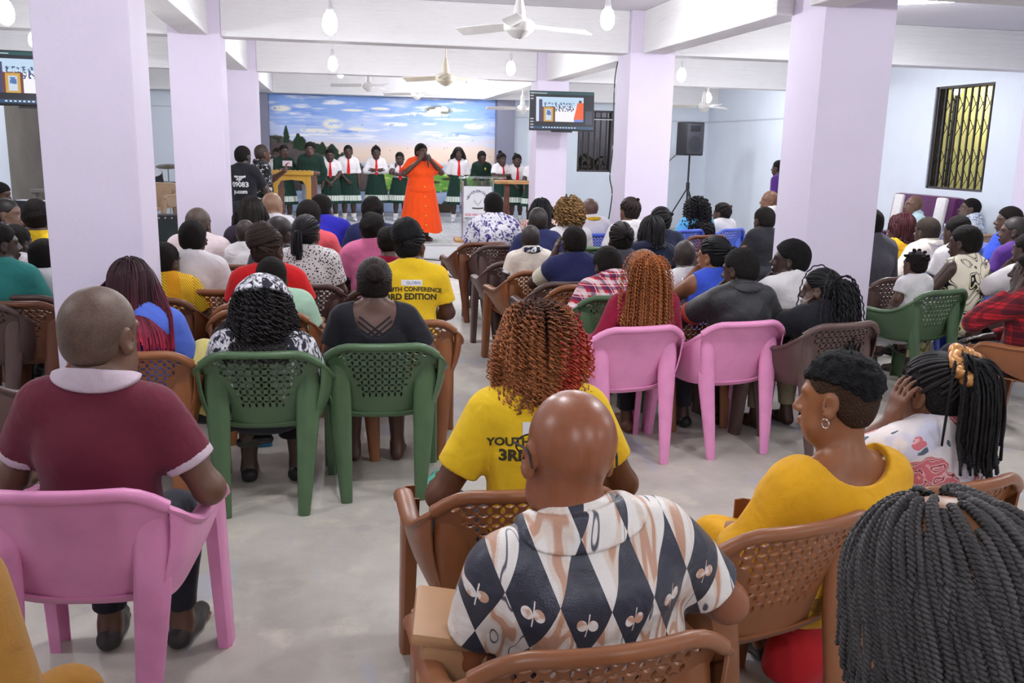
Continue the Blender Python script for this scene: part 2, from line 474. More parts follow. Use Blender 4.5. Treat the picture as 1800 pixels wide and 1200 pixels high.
def _tile():
    v, x, y, z = coords(); gx = xabs(xfrac(x / .45) - .5); gy = xabs(xfrac(y / .45) - .5)
    c = mixc(step(noise(v, 2.5, 5, .6, 1.5), .35, .7), S(222, 222, 224), S(202, 204, 208)); return mixc(xmax(gx, gy) > .492, c, S(150, 150, 152))
TILE = mat('stage_tiles', _tile, .22, .5)
X0, X1, Y0, Y1, ZB, ZC = -5.2, 8.2, -3.6, 19.45, 2.64, 3.05
def box(name, x0, x1, y0, y1, z0, z1, m, kind='structure', parent=None, bev=0):
    b = MB(); b.box(((x0 + x1) / 2, (y0 + y1) / 2, (z0 + z1) / 2), (x1 - x0, y1 - y0, z1 - z0), bev=bev); return b.obj(name, m, parent, False, kind=kind)
box('floor', X0 - .2, X1 + .2, Y0 - .2, Y1 + .2, -.12, 0, FLOOR)
box('ceiling', X0 - .2, X1 + .2, Y0 - .2, Y1 + .2, ZC, ZC + .15, CEIL)
W1 = (5.24, 6.02, 1.20, 2.50); W2 = (10.45, 11.62, 1.25, 2.62)      # openings in the back wall (x) and right wall (y)
b = MB()
for x0, x1, z0, z1 in ((X0, W1[0], 0, ZC), (W1[1], X1 + .2, 0, ZC), (W1[0], W1[1], 0, W1[2]), (W1[0], W1[1], W1[3], ZC)): b.box(((x0 + x1) / 2, Y1 + .1, (z0 + z1) / 2), (x1 - x0, .2, z1 - z0))
b.obj('wall_back', PALE, None, False, kind='structure')
b = MB()
for y0, y1, z0, z1 in ((Y0, W2[0], 0, ZC), (W2[1], Y1, 0, ZC), (W2[0], W2[1], 0, W2[2]), (W2[0], W2[1], W2[3], ZC)): b.box((X1 + .1, (y0 + y1) / 2, (z0 + z1) / 2), (.2, y1 - y0, z1 - z0))
b.obj('wall_right', PALE, None, False, kind='structure')
box('wall_left', X0 - .2, X0, Y0, 16.6, 0, ZC, PALE); box('wall_left_bare', X0 - .2, X0, 16.6, Y1 + .2, 0, ZC, DULL)
box('wall_front', X0 - .2, X1 + .2, Y0 - .2, Y0, 0, ZC, PALE)
PX = dict(A=(-1.43, -.97), B=(2.97, 3.44)); PYS = dict(A=(5.05, 9.10, 13.35), B=(9.10, 13.35))
box('pillar', 3.22, 3.74, 5.80, 6.27, 0, ZC, LILAC, bev=.006)
for k in 'AB':
    for y in PYS[k]: box('pillar', PX[k][0], PX[k][1], y, y + .45, 0, ZC, LILAC, bev=.006)
    box('pillar', PX[k][0], PX[k][1], -.4 - 1.0, -1.0, 0, ZC, LILAC, bev=.006)
for y in PYS['A']:
    box('pillar', X0 - .0, X0 + .35, y, y + .45, 0, ZC, LILAC, bev=.006); box('pillar', X1 - .30, X1, y, y + .45, 0, ZC, LILAC, bev=.006)
box('pillar', -1.43, -1.19, Y1 - .28, Y1, 0, ZC, GREYP); box('pillar', 3.43, 3.80, Y1 - .28, Y1, 0, ZC, GREYP)
for xc in (-1.2, 3.22):
    ys = [Y0, 5.05, 9.10, 13.35, Y1] if xc < 0 else [Y0, 5.80, 9.10, 13.35, Y1]
    for a, c in zip(ys[:-1], ys[1:]): box('beam', xc - .125, xc + .125, a + (.45 if a > 0 else 0), c, ZB, ZC, BEAM, bev=.012)
for y, segs in ((5.13, None), (9.16, None), (13.41, None), (18.95, None)):
    xs = [(X0 + .35, -1.43), (-.97, 2.97), (3.44, X1 - .42)] if y < 18 else [(X0, -1.325), (-1.075, 3.095), (3.345, X1)]
    for a, c in xs: box('beam', a, c, y, y + (.26 if y < 18 else .3), ZB, ZC, BEAM, bev=.012)
box('stage', X0, 4.45, 13.95, Y1, 0, .20, STAGEW); box('stage_tiles', X0, 4.45, 13.93, Y1, .20, .22, TILE)
box('trim_1', -1.2, 3.43, Y1 - .10, Y1 - .03, .22, .30, gloss('skirting_grey', (150, 152, 158)))
for i, (x0, x1, z) in enumerate(((X0, -1.45, 2.33), (3.82, X1, 2.30))): box('trim_%d' % (i + 2), x0, x1, Y1 - .02, Y1, z, z + .022, gloss('conduit', (196, 200, 208)), bev=.004)
box('trim_4', X1 - .02, X1, 13.8, Y1, 2.30, 2.322, gloss('conduit', (196, 200, 208)))
# painted landscape on the back wall: brushed on vertex by vertex
def mural():
    nx, nz = 360, 190; x = np.linspace(0, 1, nx)[None].repeat(nz, 0); z = np.linspace(0, 1, nz)[:, None].repeat(nx, 1)
    rs = np.random.RandomState(4)
    def vn(u, v, f, oct=4, seed=0):
        out = 0; amp = 1; tot = 0; r = np.random.RandomState(seed)
        for o in range(oct):
            G = r.rand(64, 64); a = u * f * 2 ** o; c = v * f * 2 ** o; i = np.floor(a).astype(int); j = np.floor(c).astype(int); fa = a - i; fc = c - j; fa = fa * fa * (3 - 2 * fa); fc = fc * fc * (3 - 2 * fc)
            q = lambda p, w_: G[p % 64, w_ % 64]
            out = out + amp * ((q(i, j) * (1 - fa) + q(i + 1, j) * fa) * (1 - fc) + (q(i, j + 1) * (1 - fa) + q(i + 1, j + 1) * fa) * fc); tot += amp; amp *= .55
        return out / tot
    c = np.zeros((nz, nx, 3)); lin = lambda *k: np.array(S(*k))
    def over(mask, col): 
        m = np.clip(mask, 0, 1)[..., None]; c[:] = c * (1 - m) + np.array(col) * m
    stops = [(0.40, lin(226, 210, 214)), (.47, lin(240, 216, 196)), (.56, lin(236, 214, 200)), (.66, lin(204, 212, 238)), (.80, lin(158, 186, 238)), (1, lin(138, 172, 232))]
    zz = z + .03 * (vn(x, z, 5, 3, 1) - .5) + .05 * (.4 - x) * (x < .4)
    for i in range(3): c[..., i] = np.interp(zz, [s[0] for s in stops], [s[1][i] for s in stops])
    over((vn(x * 1.0, z * 3.2, 7, 4, 2) - .54) * 4.0 * (z > .56), lin(206, 218, 244)); over((vn(x * .8, z * 5, 9, 4, 8) - .60) * 7 * (z > .62), lin(238, 240, 248))
    over((vn(x * 1.2, z * 4, 5, 4, 12) - .60) * 5 * (z > .66), lin(122, 158, 230))
    for cx, cz, a, h, s in ((.74, .90, .07, .045, 1), (.68, .86, .12, .018, 0), (.27, .76, .05, .05, 0), (.38, .72, .05, .02, 0), (.80, .68, .10, .02, 0), (.20, .70, .10, .02, 0), (.55, .77, .07, .02, 0), (.9, .77, .05, .03, 0), (.05, .88, .05, .03, 0), (.36, .88, .06, .012, 0), (.48, .90, .05, .014, 0)):
        d = ((x - cx) / a) ** 2 + ((z - cz) / h) ** 2; t = vn(x, z, 34, 3, int(cx * 99)); over((1 - d) * 1.6 * (t > .38), lin(240, 238, 228)); 
        if s: over((1 - d) * 2 * (t < .42), lin(120, 122, 104))
    # far hills, meadow
    over((.415 + .02 * np.sin(x * 19) - z) * 90, lin(176, 196, 206)); over((.385 + .02 * np.sin(x * 13 + 1) + .012 * np.sin(x * 41) - z) * 120, lin(62, 92, 56))
    g = vn(x * 1, z * 2.2, 11, 4, 3)[..., None]; m = np.clip((.355 + .012 * np.sin(x * 17) - z) * 120, 0, 1)[..., None]
    c[:] = c * (1 - m) + (lin(128, 178, 78) * g * 1.2 + lin(74, 128, 56) * (1.1 - g)) * m
    for cx, cz, a, h in ((.80, .30, .05, .014), (.84, .255, .03, .016), (.72, .27, .03, .012), (.93, .29, .04, .015), (.63, .31, .03, .01), (.55, .24, .03, .02)): over((1.1 - ((x - cx) / a) ** 2 - ((z - cz) / h) ** 2) * 3, lin(66, 58, 48))
    over((vn(x * 2, z * 3, 20, 3, 9) - .62) * 9 * (z < .36), lin(196, 214, 112))
    # rock with trees and falls on the left
    edge = np.interp(x, (0, .05, .10, .18, .26, .33, .38, .42, .46), (.655, .66, .60, .58, .55, .49, .44, .36, .18)) + .02 * (vn(x, x * 0, 40, 2, 5) - .5)
    rock = (edge - z) * 100; rc = vn(x * 2.4, z * .7, 13, 4, 6)[..., None]; m = np.clip(rock, 0, 1)[..., None]
    c[:] = c * (1 - m) + (lin(112, 100, 98) * rc + lin(58, 52, 56) * (1 - rc)) * m
    over((.5 - np.abs(x - .24) * 14 + (.42 - z) * 0) * 3 * (z < .50) * (rock > .5) * (vn(x * 6, z, 9, 3, 5) > .45), lin(146, 118, 104))
    for cx, top, bot, wd in ((.152, .50, .40, .008), (.225, .48, .37, .012), (.30, .45, .25, .008), (.263, .44, .36, .006)): over((1 - np.abs(x - cx - .10 * (top - z)) / wd) * 3 * (z < top) * (z > bot), lin(216, 222, 236))
    for cx, bz, wd, h in [(.07, .65, .012, .09), (.12, .60, .02, .075), (.135, .59, .022, .06), (.225, .555, .016, .05), (.265, .53, .024, .06), (.275, .52, .02, .05), (.31, .49, .010, .03), (.17, .585, .03, .02), (.2, .57, .03, .02)]:
        d = np.abs(x - cx) / (wd * (1.15 - np.clip((z - bz) / h, 0, 1) ** 1.5) + 1e-4) + .5 * (vn(x, z, 70, 2, int(cx * 900)) - .5); over((1 - d) * 6 * (z > bz - .06) * (z < bz + h), lin(38, 58, 40))
    over((vn(x * 3, z * 3, 18, 3, 15) - .56) * 8 * (np.abs(z - edge + .03) < .035) * (x < .42), lin(44, 60, 42))
    # water
    m = (.185 + .012 * vn(x, x * 0, 30, 3, 7) - z) * 140; wv = vn(x * .8, z * 5, 9, 3, 11)[..., None]; mm = np.clip(m, 0, 1)[..., None]
    c[:] = c * (1 - mm) + (lin(176, 196, 226) * wv + lin(140, 158, 190) * (1 - wv)) * mm; over((1 - np.abs(m / 140 - .003) / .010) * 1.4 * (vn(x * 2, z * 2, 30, 2, 5) > .35), lin(48, 56, 40))
    for cx, cz, a, h in ((.72, .035, .07, .05), (.66, .02, .04, .03), (.78, .05, .03, .06)): over((1.1 - ((x - cx) / a) ** 2 - ((z - cz) / h) ** 2) * 3 * (vn(x, z, 40, 3, 3) > .3), lin(62, 58, 50))
    b = rs.rand(26, 2)
    for bx, bz in b: over((1 - np.hypot((x - bx) / .003, (z - .5 - .4 * bz) / .004)) * 2, lin(90, 96, 110))
    for px_, pz_ in ((.955, .36), (.61, .16)): over((1 - np.hypot((x - px_) / .01, (z - pz_) / .03)) * 2 * (vn(x, z, 80, 2, 3) > .4), lin(80, 110, 60))
    xs = -1.19 + 4.62 * x; zs = .30 + (ZB - .30) * z; V = np.stack([xs, np.full_like(xs, Y1 - .022), zs], -1).reshape(-1, 3)
    i, j = np.meshgrid(np.arange(nz - 1), np.arange(nx - 1), indexing='ij'); a = (i * nx + j).ravel(); Fq = np.stack([a, a + 1, a + nx + 1, a + nx], 1)
    me = npmesh('mural', V, Fq, mat('mural_paint', lambda: attr('Col'), .7, .2), False, None, c.reshape(-1, 3))
    o = link('mural', me, None, kind='structure'); md = o.modifiers.new('thickness', 'SOLIDIFY'); md.thickness = .018; md.offset = -1
mural()
# windows
IRON = gloss('dark_iron', (40, 36, 38), .5); FRAME = gloss('window_frame_paint', (70, 64, 66), .5)
wn = empty('window_1', ((W1[0] + W1[1]) / 2, Y1, W1[2]), kind='structure'); cx = (W1[0] + W1[1]) / 2; hw = (W1[1] - W1[0]) / 2; hz = W1[3] - W1[2]
b = MB(); [b.box((sx * (hw - .02), .1, hz / 2), (.04, .16, hz)) for sx in (-1, 1)]; [b.box((0, .1, z), (hw * 2, .16, .04)) for z in (.02, hz - .02)]; b.box((0, .1, hz * .88), (hw * 2, .05, .03)); b.obj('window_frame', FRAME, wn, False)
for i in range(5): b = MB(); b.box((-hw + .13 + i * .13, .05, hz / 2), (.022, .022, hz)); b.obj('window_bar', IRON, wn, False)
wn2 = empty('window_2', (X1, (W2[0] + W2[1]) / 2, W2[2]), kind='structure'); hw = (W2[1] - W2[0]) / 2; hz = W2[3] - W2[2]
b = MB(); [b.box((.1, s * (hw - .015), hz / 2), (.16, .03, hz)) for s in (-1, 1)]; [b.box((.1, 0, z), (.16, hw * 2, .03)) for z in (.015, hz - .015)]; b.obj('window_frame', FRAME, wn2, False)
for i in range(9): b = MB(); b.box((.03, -hw + .06 + i * (hw * 2 - .12) / 8, hz / 2), (.018, .026, hz)); b.obj('window_bar', IRON, wn2, False)
b = MB(); pw = (hw * 2 - .12) / 8
for i in range(8):
    for z in (.12, .40, .78, 1.08):
        y = -hw + .06 + i * pw
        b.tube([(.05, y, z - .06), (.05, y + pw, z + .14)], .005, 5); b.tube([(.05, y, z + .14), (.05, y + pw, z - .06)], .005, 5)
b.obj('scissor_grille', IRON, wn2, False)
# outside: the neighbouring wall beyond each window, shrubs, a side yard lamp, and one added to brighten the wall behind the back window
box('yard_wall', X1 + 1.6, X1 + 1.75, 8, 15, -.2, 3.4, paint('yard_wall_paint', (196, 190, 130), .3)); box('yard_ground', X1 + .2, X1 + 1.75, 8, 15, -.22, -.1, DULL)
box('boundary_wall', 4, 8, Y1 + 1.5, Y1 + 1.65, -.2, 3.2, paint('boundary_wall_paint', (150, 146, 152), .3)); box('yard_ground', 4, 8, Y1 + .2, Y1 + 1.65, -.22, -.1, DULL)
def leaves(name, c, n, box_, seed, m, size=.07, parent=None, **kw):
    rs = np.random.RandomState(seed); p = np.array(c) + (rs.rand(n, 3) - .5) * np.array(box_); a = rs.normal(size=(n, 3)); a /= np.linalg.norm(a, axis=1, keepdims=True); b_ = np.cross(a, rs.normal(size=(n, 3))); b_ /= np.linalg.norm(b_, axis=1, keepdims=True)
    s = size * (.6 + .8 * rs.rand(n, 1)); V = np.stack([p - a * s, p + b_ * s * .35, p + a * s, p - b_ * s * .35], 1).reshape(-1, 3)
    return link(name, npmesh(name, V, np.arange(n * 4).reshape(-1, 4), m, False), parent, **kw)
LEAF = gloss('shrub_leaf', (72, 66, 46), .6)
sh = empty('shrub', (5.6, Y1 + .95, -.1), label='dark leafy shrub outside the barred window in the back wall', cat='shrub')
leaves('foliage', (0, 0, .85), 900, (1.7, .5, 1.6), 3, LEAF, .08, sh); b = MB()
for i in range(7): b.tube([(-.6 + i * .2, 0, 0), (-.55 + i * .19, .05, .8), (-.6 + i * .2 + .1 * math.sin(i * 2), .0, 1.9 + .2 * math.sin(i * 3))], [.015, .01, .004], 5)
b.obj('stem', gloss('twig', (70, 58, 44), .8), sh)
# ------------------------------------------------------------------ lamps and fans
GLOW = mat('bulb_glow', (1, 1, 1), .4, emit=(.93, .96, 1), estr=60); SOCKET = gloss('bulb_socket', (226, 226, 228), .4)
def bulb(x, y, z, label, group='hanging bulbs'):
    t = empty('light_bulb', (x, y, z), label=label, cat='light bulb', group=group)
    b = MB(); b.lathe([(.016, .112), (.038, .095), (.054, .05), (.056, .01), (.047, -.026), (.027, -.048), (.006, -.056)], 20); b.obj('globe', GLOW, t)
    b = MB(); b.lathe([(.006, .20), (.018, .195), (.02, .15), (.027, .13), (.027, .10)], 14); b.obj('lamp_holder', SOCKET, t)
    b = MB(); b.tube([(0, 0, .19), (.002, 0, .25), (0, 0, ZC - z)], .005, 6); b.obj('cord', SOCKET, t)
    l = bpy.data.lights.new('bulb_light', 'POINT'); l.energy = BULB_W; l.shadow_soft_size = .05; l.color = (.95, .97, 1)
    o = bpy.data.objects.new('bulb_light', l); COL.objects.link(o); o.parent = t; o.location = (0, 0, -.11)
for px, py, Y, lb in ((10, 22, 7.25, 'glowing bulb at the far left, high beside the first lilac pillar'), (580, 40, 7.3, 'large glowing bulb hanging before the nearest white cross beam, left of the big fan'), (1068, 33, 7.3, 'large glowing bulb hanging by the ceiling right of the nearest big fan'),
        (585, 112, 11.4, 'glowing bulb hanging before the second cross beam above the schoolgirls'), (898, 120, 11.4, 'glowing bulb hanging above the wall screen by the second beam'), (1198, 132, 11.4, 'glowing bulb between the two right pillars, above the black loudspeaker'),
        (1245, 172, 15.5, 'small far bulb above the black loudspeaker in the right corner'), (820, 156, 15.5, 'small far bulb over the right end of the painted landscape')):
    p = PY(px, py, Y); bulb(p[0], p[1], p[2] - .03, lb)
for x, y, lb in ((.1, 3.3, 'bulb over the front chairs, above the top edge of the picture, left'), (2.3, 3.3, 'bulb over the front chairs, above the top edge of the picture, right'), (1.45, -.9, 'bulb behind the photographer, nearest the middle'), (-2.6, 3.0, 'bulb over the left side chairs above the picture'), (5.0, 3.3, 'bulb over the right side chairs above the picture'), (-.9, -.9, 'bulb behind the photographer, on the left side'), (4.6, -.5, 'bulb behind the photographer, on the right side'), (-3.2, 11.4, 'bulb in the left aisle hidden behind the first pillar'), (4.6, 7.3, 'bulb hidden behind the near right pillar'), (6.4, 11.2, 'bulb near the grilled side window, hidden by the near right pillar'), (.2, 16.4, 'bulb above the stage hidden by the cross beam'), (5.55, 16.2, 'added unseen bulb brightening the far right corner, behind the second right pillar'), (-3.4, 16.2, 'added unseen bulb brightening the left of the stage, behind the left pillars'), (2.6, 18.2, 'added unseen bulb brightening the painted landscape, above the last beam')):
    bulb(x, y, 2.72 if y < 16 else 2.84, lb, 'hanging bulbs out of the picture')  # the last bulbs of the list are added out of sight to brighten the back
# tube light on the ceiling at the right
p = PY(1628, 16, 7.4); t = empty('tube_light', (p[0], p[1], ZC), math.radians(-35), label='short glowing tube light on the ceiling right of the near pillar', cat='tube light')
b = MB(); b.box((0, 0, -.02), (.64, .05, .04), bev=.006); b.obj('batten', SOCKET, t); b = MB(); b.tube([(-.29, 0, -.058), (.29, 0, -.058)], .02, 10); b.obj('tube', GLOW, t)
l = bpy.data.lights.new('tube_glow', 'AREA'); l.shape = 'RECTANGLE'; l.size = .6; l.size_y = .04; l.energy = BULB_W * 1.3; o = bpy.data.objects.new('tube_glow', l); COL.objects.link(o); o.parent = t; o.location = (0, 0, -.085)
def yard_lamp(x, y, z, rz, watt, col, label):
    t = empty('yard_lamp', (x, y, z), rz, label=label, cat='lamp'); b = MB(); b.tube([(0, 0, -z - .15), (0, 0, .01)], .03, 8); b.obj('lamp_post', IRON, t); b = MB(); b.lathe([(.05, 0), (.05, .02), (.02, .03), (.02, .08)], 14); b.obj('wall_base', IRON, t)
    b = MB(); b.lathe([(.02, .08), (.06, .10), (.07, .15), (.05, .2), (.01, .22)], 16); b.obj('lamp_globe', mat('yard_glow', (1, .9, .7), .4, emit=col, estr=6), t)
    l = bpy.data.lights.new('yard_light', 'POINT'); l.energy = watt; l.color = col; l.shadow_soft_size = .07; o = bpy.data.objects.new('yard_light', l); COL.objects.link(o); o.parent = t; o.location = (0, 0, .30)
yard_lamp(X1 + .9, 12.4, 2.5, 0, 120, (1, .95, .78), 'lamp in the side yard outside the grilled window'); yard_lamp(7.0, Y1 + .8, 2.4, 0, 30, (.95, .93, .95), 'added weak lamp brightening the wall outside the back window')  # the back lamp is an added source that lifts the boundary wall
# ceiling fans, at rest
FANW = gloss('fan_enamel', (232, 230, 226), .3, .5); FANC = gloss('fan_cream', (206, 196, 176), .35, .5)
def fan(px, py, Y, rz, label, m, sc=1.0, blades=3):
    p = PY(px, py, Y); t = empty('ceiling_fan', p, math.radians(rz), label=label, cat='ceiling fan', group='ceiling fans')
    b = MB(); b.lathe([(.05 * sc, .02), (.115 * sc, .045), (.128 * sc, .07), (.128 * sc, .105), (.10 * sc, .13), (.045 * sc, .15)], 28); b.lathe([(.012, -.012), (.05 * sc, .0), (.115 * sc, .045), (.05, .05)], 28); b.obj('motor', m, t)
    b = MB(); b.lathe([(.055 * sc, .14), (.05 * sc, .19), (.03, .27), (.022, .31), (.012, .32)], 18); b.obj('lower_canopy', m, t)
    b = MB(); b.tube([(0, 0, .3), (0, 0, ZC - p[2])], .011, 8); b.obj('down_rod', FANC, t); b = MB(); b.lathe([(.02, ZC - p[2] - .11), (.045, ZC - p[2] - .07), (.05, ZC - p[2])], 16); b.obj('ceiling_canopy', m, t)
    for k in range(blades):
        b = MB(); a = k * 2 * math.pi / blades; rows = []
        for i in range(10):
            r = .11 + .50 * i / 9; wd = np.interp(i, (0, 2, 6, 9), (.03, .055, .065, .055)); rows.append([(r * math.cos(a) - q * wd * math.sin(a), r * math.sin(a) + q * wd * math.cos(a), .085 + q * .022 - .02 * (r - .1)) for q in (-1, -.5, 0, .5, 1)])
        sheet(b, rows, .004); b.obj('blade', m, t)
fan(912, 66, 7.3, 12, 'nearest large white ceiling fan at the top centre', FANW, .95); fan(783, 150, 11.4, 20, 'cream ceiling fan with pointed motor before the second beam', FANC, .95)
fan(648, 160, 15.5, 55, 'small far white fan left of centre above the painted sky', FANW, .8); fan(733, 174, 16.6, 40, 'farthest white fan hanging just over the painted sky', FANW, .8)
fan(918, 200, 15.5, 60, 'white fan half hidden left of the wall screen', FANW, .7); fan(1237, 196, 14.6, 30, 'white fan under the far right bulb, above the black loudspeaker', FANW, .75)
# ------------------------------------------------------------------ people
A = lambda *v: np.array(v, float)
def rotm(rx=0, ry=0, rz=0): return np.array(Euler((math.radians(rx), math.radians(ry), math.radians(rz)), 'XYZ').to_matrix())
def skin(c, r=.42): return M('skin%d_%d_%d_%d' % (c + (int(r * 100),)), lambda: mat('skin', _skinc(S(*c)), r, .45, bump=_pores))
def _skinc(c):
    def f():
        v, x, y, z = coords(); return mixc(noise(v, 22, 4), tuple(k * .8 for k in c), tuple(k * 1.14 for k in c))
    return f
def _pores():
    v, x, y, z = coords(); return noise(v, 300, 2), .12, .002
def hairmat(c, rough=.75):
    def f():
        v, x, y, z = coords(); return mixc(noise(v, 60, 3), tuple(k * .4 for k in S(*c)), tuple(k * .95 for k in S(*c)))
    def bp():
        v, x, y, z = coords(); return voro(v, 190) * .6 + noise(v, 90, 3), .9, .006
    return M('hair%d_%d_%d' % c, lambda: mat('hair', f, rough, .16, bump=bp))
def strandmat(): return M('strand', lambda: mat('hair_strand', lambda: attr('Col'), .55, .22))
WHITE = lambda: gloss('eye_white', (176, 166, 156), .4); DARK = lambda: gloss('dark_iris', (28, 18, 14), .2)

class Person:
    def __init__(P, sp):
        P.sp = sp; g = sp.get
        P.seated = g('seated', True); s = P.s = g('s', 1.0); P.g = g('g', 1.0); P.fem = g('fem', False)
        P.hs = g('hs', 1.03) * (s if s > .8 else .5 + .5 * s); P.h = g('h', .013)
        seat = P.seat = g('seat', .40)
        base = seat if P.seated else g('legs', .80) * s - .0
        P.base = base
        hz = g('hz', 1.08)
        up = g('up', 0.0); ts = P.ts = (hz - up - base) / .71
        P.lean = rotm(-g('lean', 2), g('tilt', 0), g('twist', 0))
        P.tk = min(1.0, .35 + .65 * s) * g('w', 1.0)          # width factor
        def T(x, y, z): return P.lean @ A(x * P.tk, y * P.tk, z * ts) + A(0, g('hy', 0), base)
        P.T = T
        hp = T(0, .02, .71) + A(0, 0, up); P.head = hp
        hy, hpit, hr = g('head', (0, 0, 0))
        P.HR = np.array((Matrix.Rotation(math.radians(hy), 3, 'Z') @ Matrix.Rotation(math.radians(-hpit), 3, 'X') @ Matrix.Rotation(math.radians(hr), 3, 'Y')))
        if 'px' in sp:
            hw = PZ(*sp['px'], hz + g('floor', 0)) if 'Y' not in sp else PY(*sp['px'], sp['Y'])
        else: hw = A(*sp['at'])
        P.yaw = math.radians(g('yaw', 0)); c, sn = math.cos(P.yaw), math.sin(P.yaw)
        P.loc = A(hw[0] - (c * hp[0] - sn * hp[1]), hw[1] - (sn * hp[0] + c * hp[1]), g('floor', 0))
        P.bp = []
        if sp.get('cloc') is not None:                 # nothing reaches through the chair's back
            dx, dy = sp['cloc'][0] - P.loc[0], sp['cloc'][1] - P.loc[1]; ly = -sn * dx + c * dy
            nb = A(0, -1, -.30) / np.linalg.norm(A(0, -1, -.30)); pb = A(0, ly - .193, .40)
            P.bp = [_prim(lambda Q: np.maximum(-((Q - pb) @ nb), Q[..., 2] - .76), pb, 9, .025, '-')] if abs(ly) < .3 else []
        P.root = empty('person', P.loc, P.yaw, label=sp['label'], cat='person', group=sp.get('group'))
        P.joints(); P.body(); P.clothes(); P.hair()
    def L(P, x, y, z):
        """head frame to person frame"""
        return P.HR @ (A(x, y, z) * P.hs) + P.head
    def joints(P):
        g = P.sp.get; T = P.T; s = P.s; tk = P.tk
        P.sh = {}; P.el = {}; P.wr = {}; P.hd = {}; P.hn = {}; P.curl = {}
        poses = g('arms', ('lap', 'lap'))
        for i, sd in ((0, -1), (1, 1)):
            po = poses[i]; P.sh[sd] = T(sd * .158, -.005, .530)
            if isinstance(po, dict):
                el, wr = po['el'], po['wr']; hd, hn, cu = po.get('hd', (-.3, .8, .2)), po.get('hn', (0, 0, -1)), po.get('curl', .5)
                el = A(sd * el[0], el[1], el[2] + P.base) ; wr = A(sd * wr[0], wr[1], wr[2] + P.base); P.hd[sd] = A(hd[0] * sd, hd[1], hd[2]); P.hn[sd] = A(hn[0] * sd, hn[1], hn[2])
            else:
                e, w_, hd, hn, cu = ARMS[po]
                el = T(sd * e[0], e[1], e[2]); P.hd[sd] = A(sd * hd[0], hd[1], hd[2]); P.hn[sd] = A(sd * hn[0], hn[1], hn[2])
                if po in ('cheek', 'chin', 'brow', 'temple', 'mouth'): wr = P.L(sd * w_[0], w_[1], w_[2])
                else: wr = T(sd * w_[0], w_[1], w_[2])
            # keep the bone lengths human
            u = el - P.sh[sd]; P.el[sd] = P.sh[sd] + u / np.linalg.norm(u) * np.clip(np.linalg.norm(u), .24 * s, .30 * max(s, .6) * tk)
            P.wr[sd] = wr; P.curl[sd] = cu
            u = wr - P.el[sd]; n = np.linalg.norm(u); P.wr[sd] = P.el[sd] + u / n * np.clip(n, .16 * s, .29)
        sp_ = g('knees', .11)
        P.hip = {}; P.kn = {}; P.an = {}; P.toe = {}
        for sd in (-1, 1):
            if P.seated:
                P.hip[sd] = A(sd * .085 * tk, .02, P.seat + .09)
                ky = g('knee_y', .40) * s
                P.kn[sd] = A(sd * sp_, ky, P.seat + .065); P.an[sd] = A(sd * (sp_ + .01), ky + g('foot_y', -.02), .075 + (.0 if s > .8 else P.seat - .40 * s)); P.toe[sd] = P.an[sd] + A(sd * .02, .15 * s, -.04)
            else:
                b = P.base; P.hip[sd] = A(sd * .085 * tk, 0, b + .06); P.kn[sd] = A(sd * .09 * tk, .02, b * .53); P.an[sd] = A(sd * g('feet', .09), 0, .07 * s); P.toe[sd] = P.an[sd] + A(sd * .03, .15 * s, -.045 * s)
    def torso(P, inf=0.0, k=.05):
        T, tk, ts, g, R = P.T, P.tk, P.ts, P.g, P.lean
        tz = ts
        q = [ell(T(0, .015, .09), A(.165 * g * tk + inf, .125 * g * tk + inf, .12 * tz + inf), k, R),
             ell(T(0, .02 * (g > 1.05), .25), A(.142 * g * tk + inf, .108 * g * tk + inf, .14 * tz + inf), k, R),
             ell(T(0, 0, .42), A(.162 * g ** .6 * tk + inf, .112 * g ** .6 * tk + inf, .165 * tz + inf), k, R),
             cap(T(-.12, -.012, .525), T(.12, -.012, .525), .054 * tk + inf, k=k),
             cap(T(-.12, -.018, .540), T(0, -.022, .605), .043 * tk + inf, k=.045), cap(T(.12, -.018, .540), T(0, -.022, .605), .043 * tk + inf, k=.045)]
        if P.fem and P.s > .85: q += [ell(T(sd * .072, .095, .40), A(.065, .06, .065) * g + inf, .04, R) for sd in (-1, 1)]
        return q
    def neck(P):
        return [cap(P.T(0, -.002, .575), P.L(0, -.022, -.055), .055 * min(P.tk, 1.08) * P.sp.get('neckw', 1), .052 * P.hs, k=.03)]
    def headprims(P, face=True):
        L, hs, R = P.L, P.hs, P.HR
        e = lambda c, r, k=.02, rot=None, op='+': ell(L(*c), A(*r) * hs, k, R if rot is None else R @ rot, op)
        q = [e((0, -.014, .032), (.0775, .096, .090), .03), e((0, .03, -.04), (.060, .060, .070), .04), e((0, .052, -.088), (.032, .030, .024), .03)]
        if P.g > 1.1: q.append(e((0, .03, -.075), (.066, .05, .045), .03))
        q += [e((0, .072, .026), (.052, .018, .014), .02),
              cap(L(0, .085, .012), L(0, .108, -.026), .009 * hs, .0135 * hs, .012)]
        q += [e((sd * .015, .094, -.031), (.011, .010, .009), .008) for sd in (-1, 1)]
        q += [e((sd * .031, .096, .004), (.017, .012, .011), .012, None, '-') for sd in (-1, 1)]
        q += [e((0, .094, -.056), (.024, .011, .0075), .006), e((0, .092, -.068), (.021, .011, .008), .006)]
        for sd in (-1, 1):
            r = rotm(8, 0, sd * -22)
            q += [e((sd * .080, -.006, -.004), (.0085, .021, .033), .008, r), e((sd * .078, -.002, -.030), (.009, .013, .012), .008, r),
                  e((sd * .0875, -.001, .0), (.006, .011, .02), .006, r, '-')]
        return q
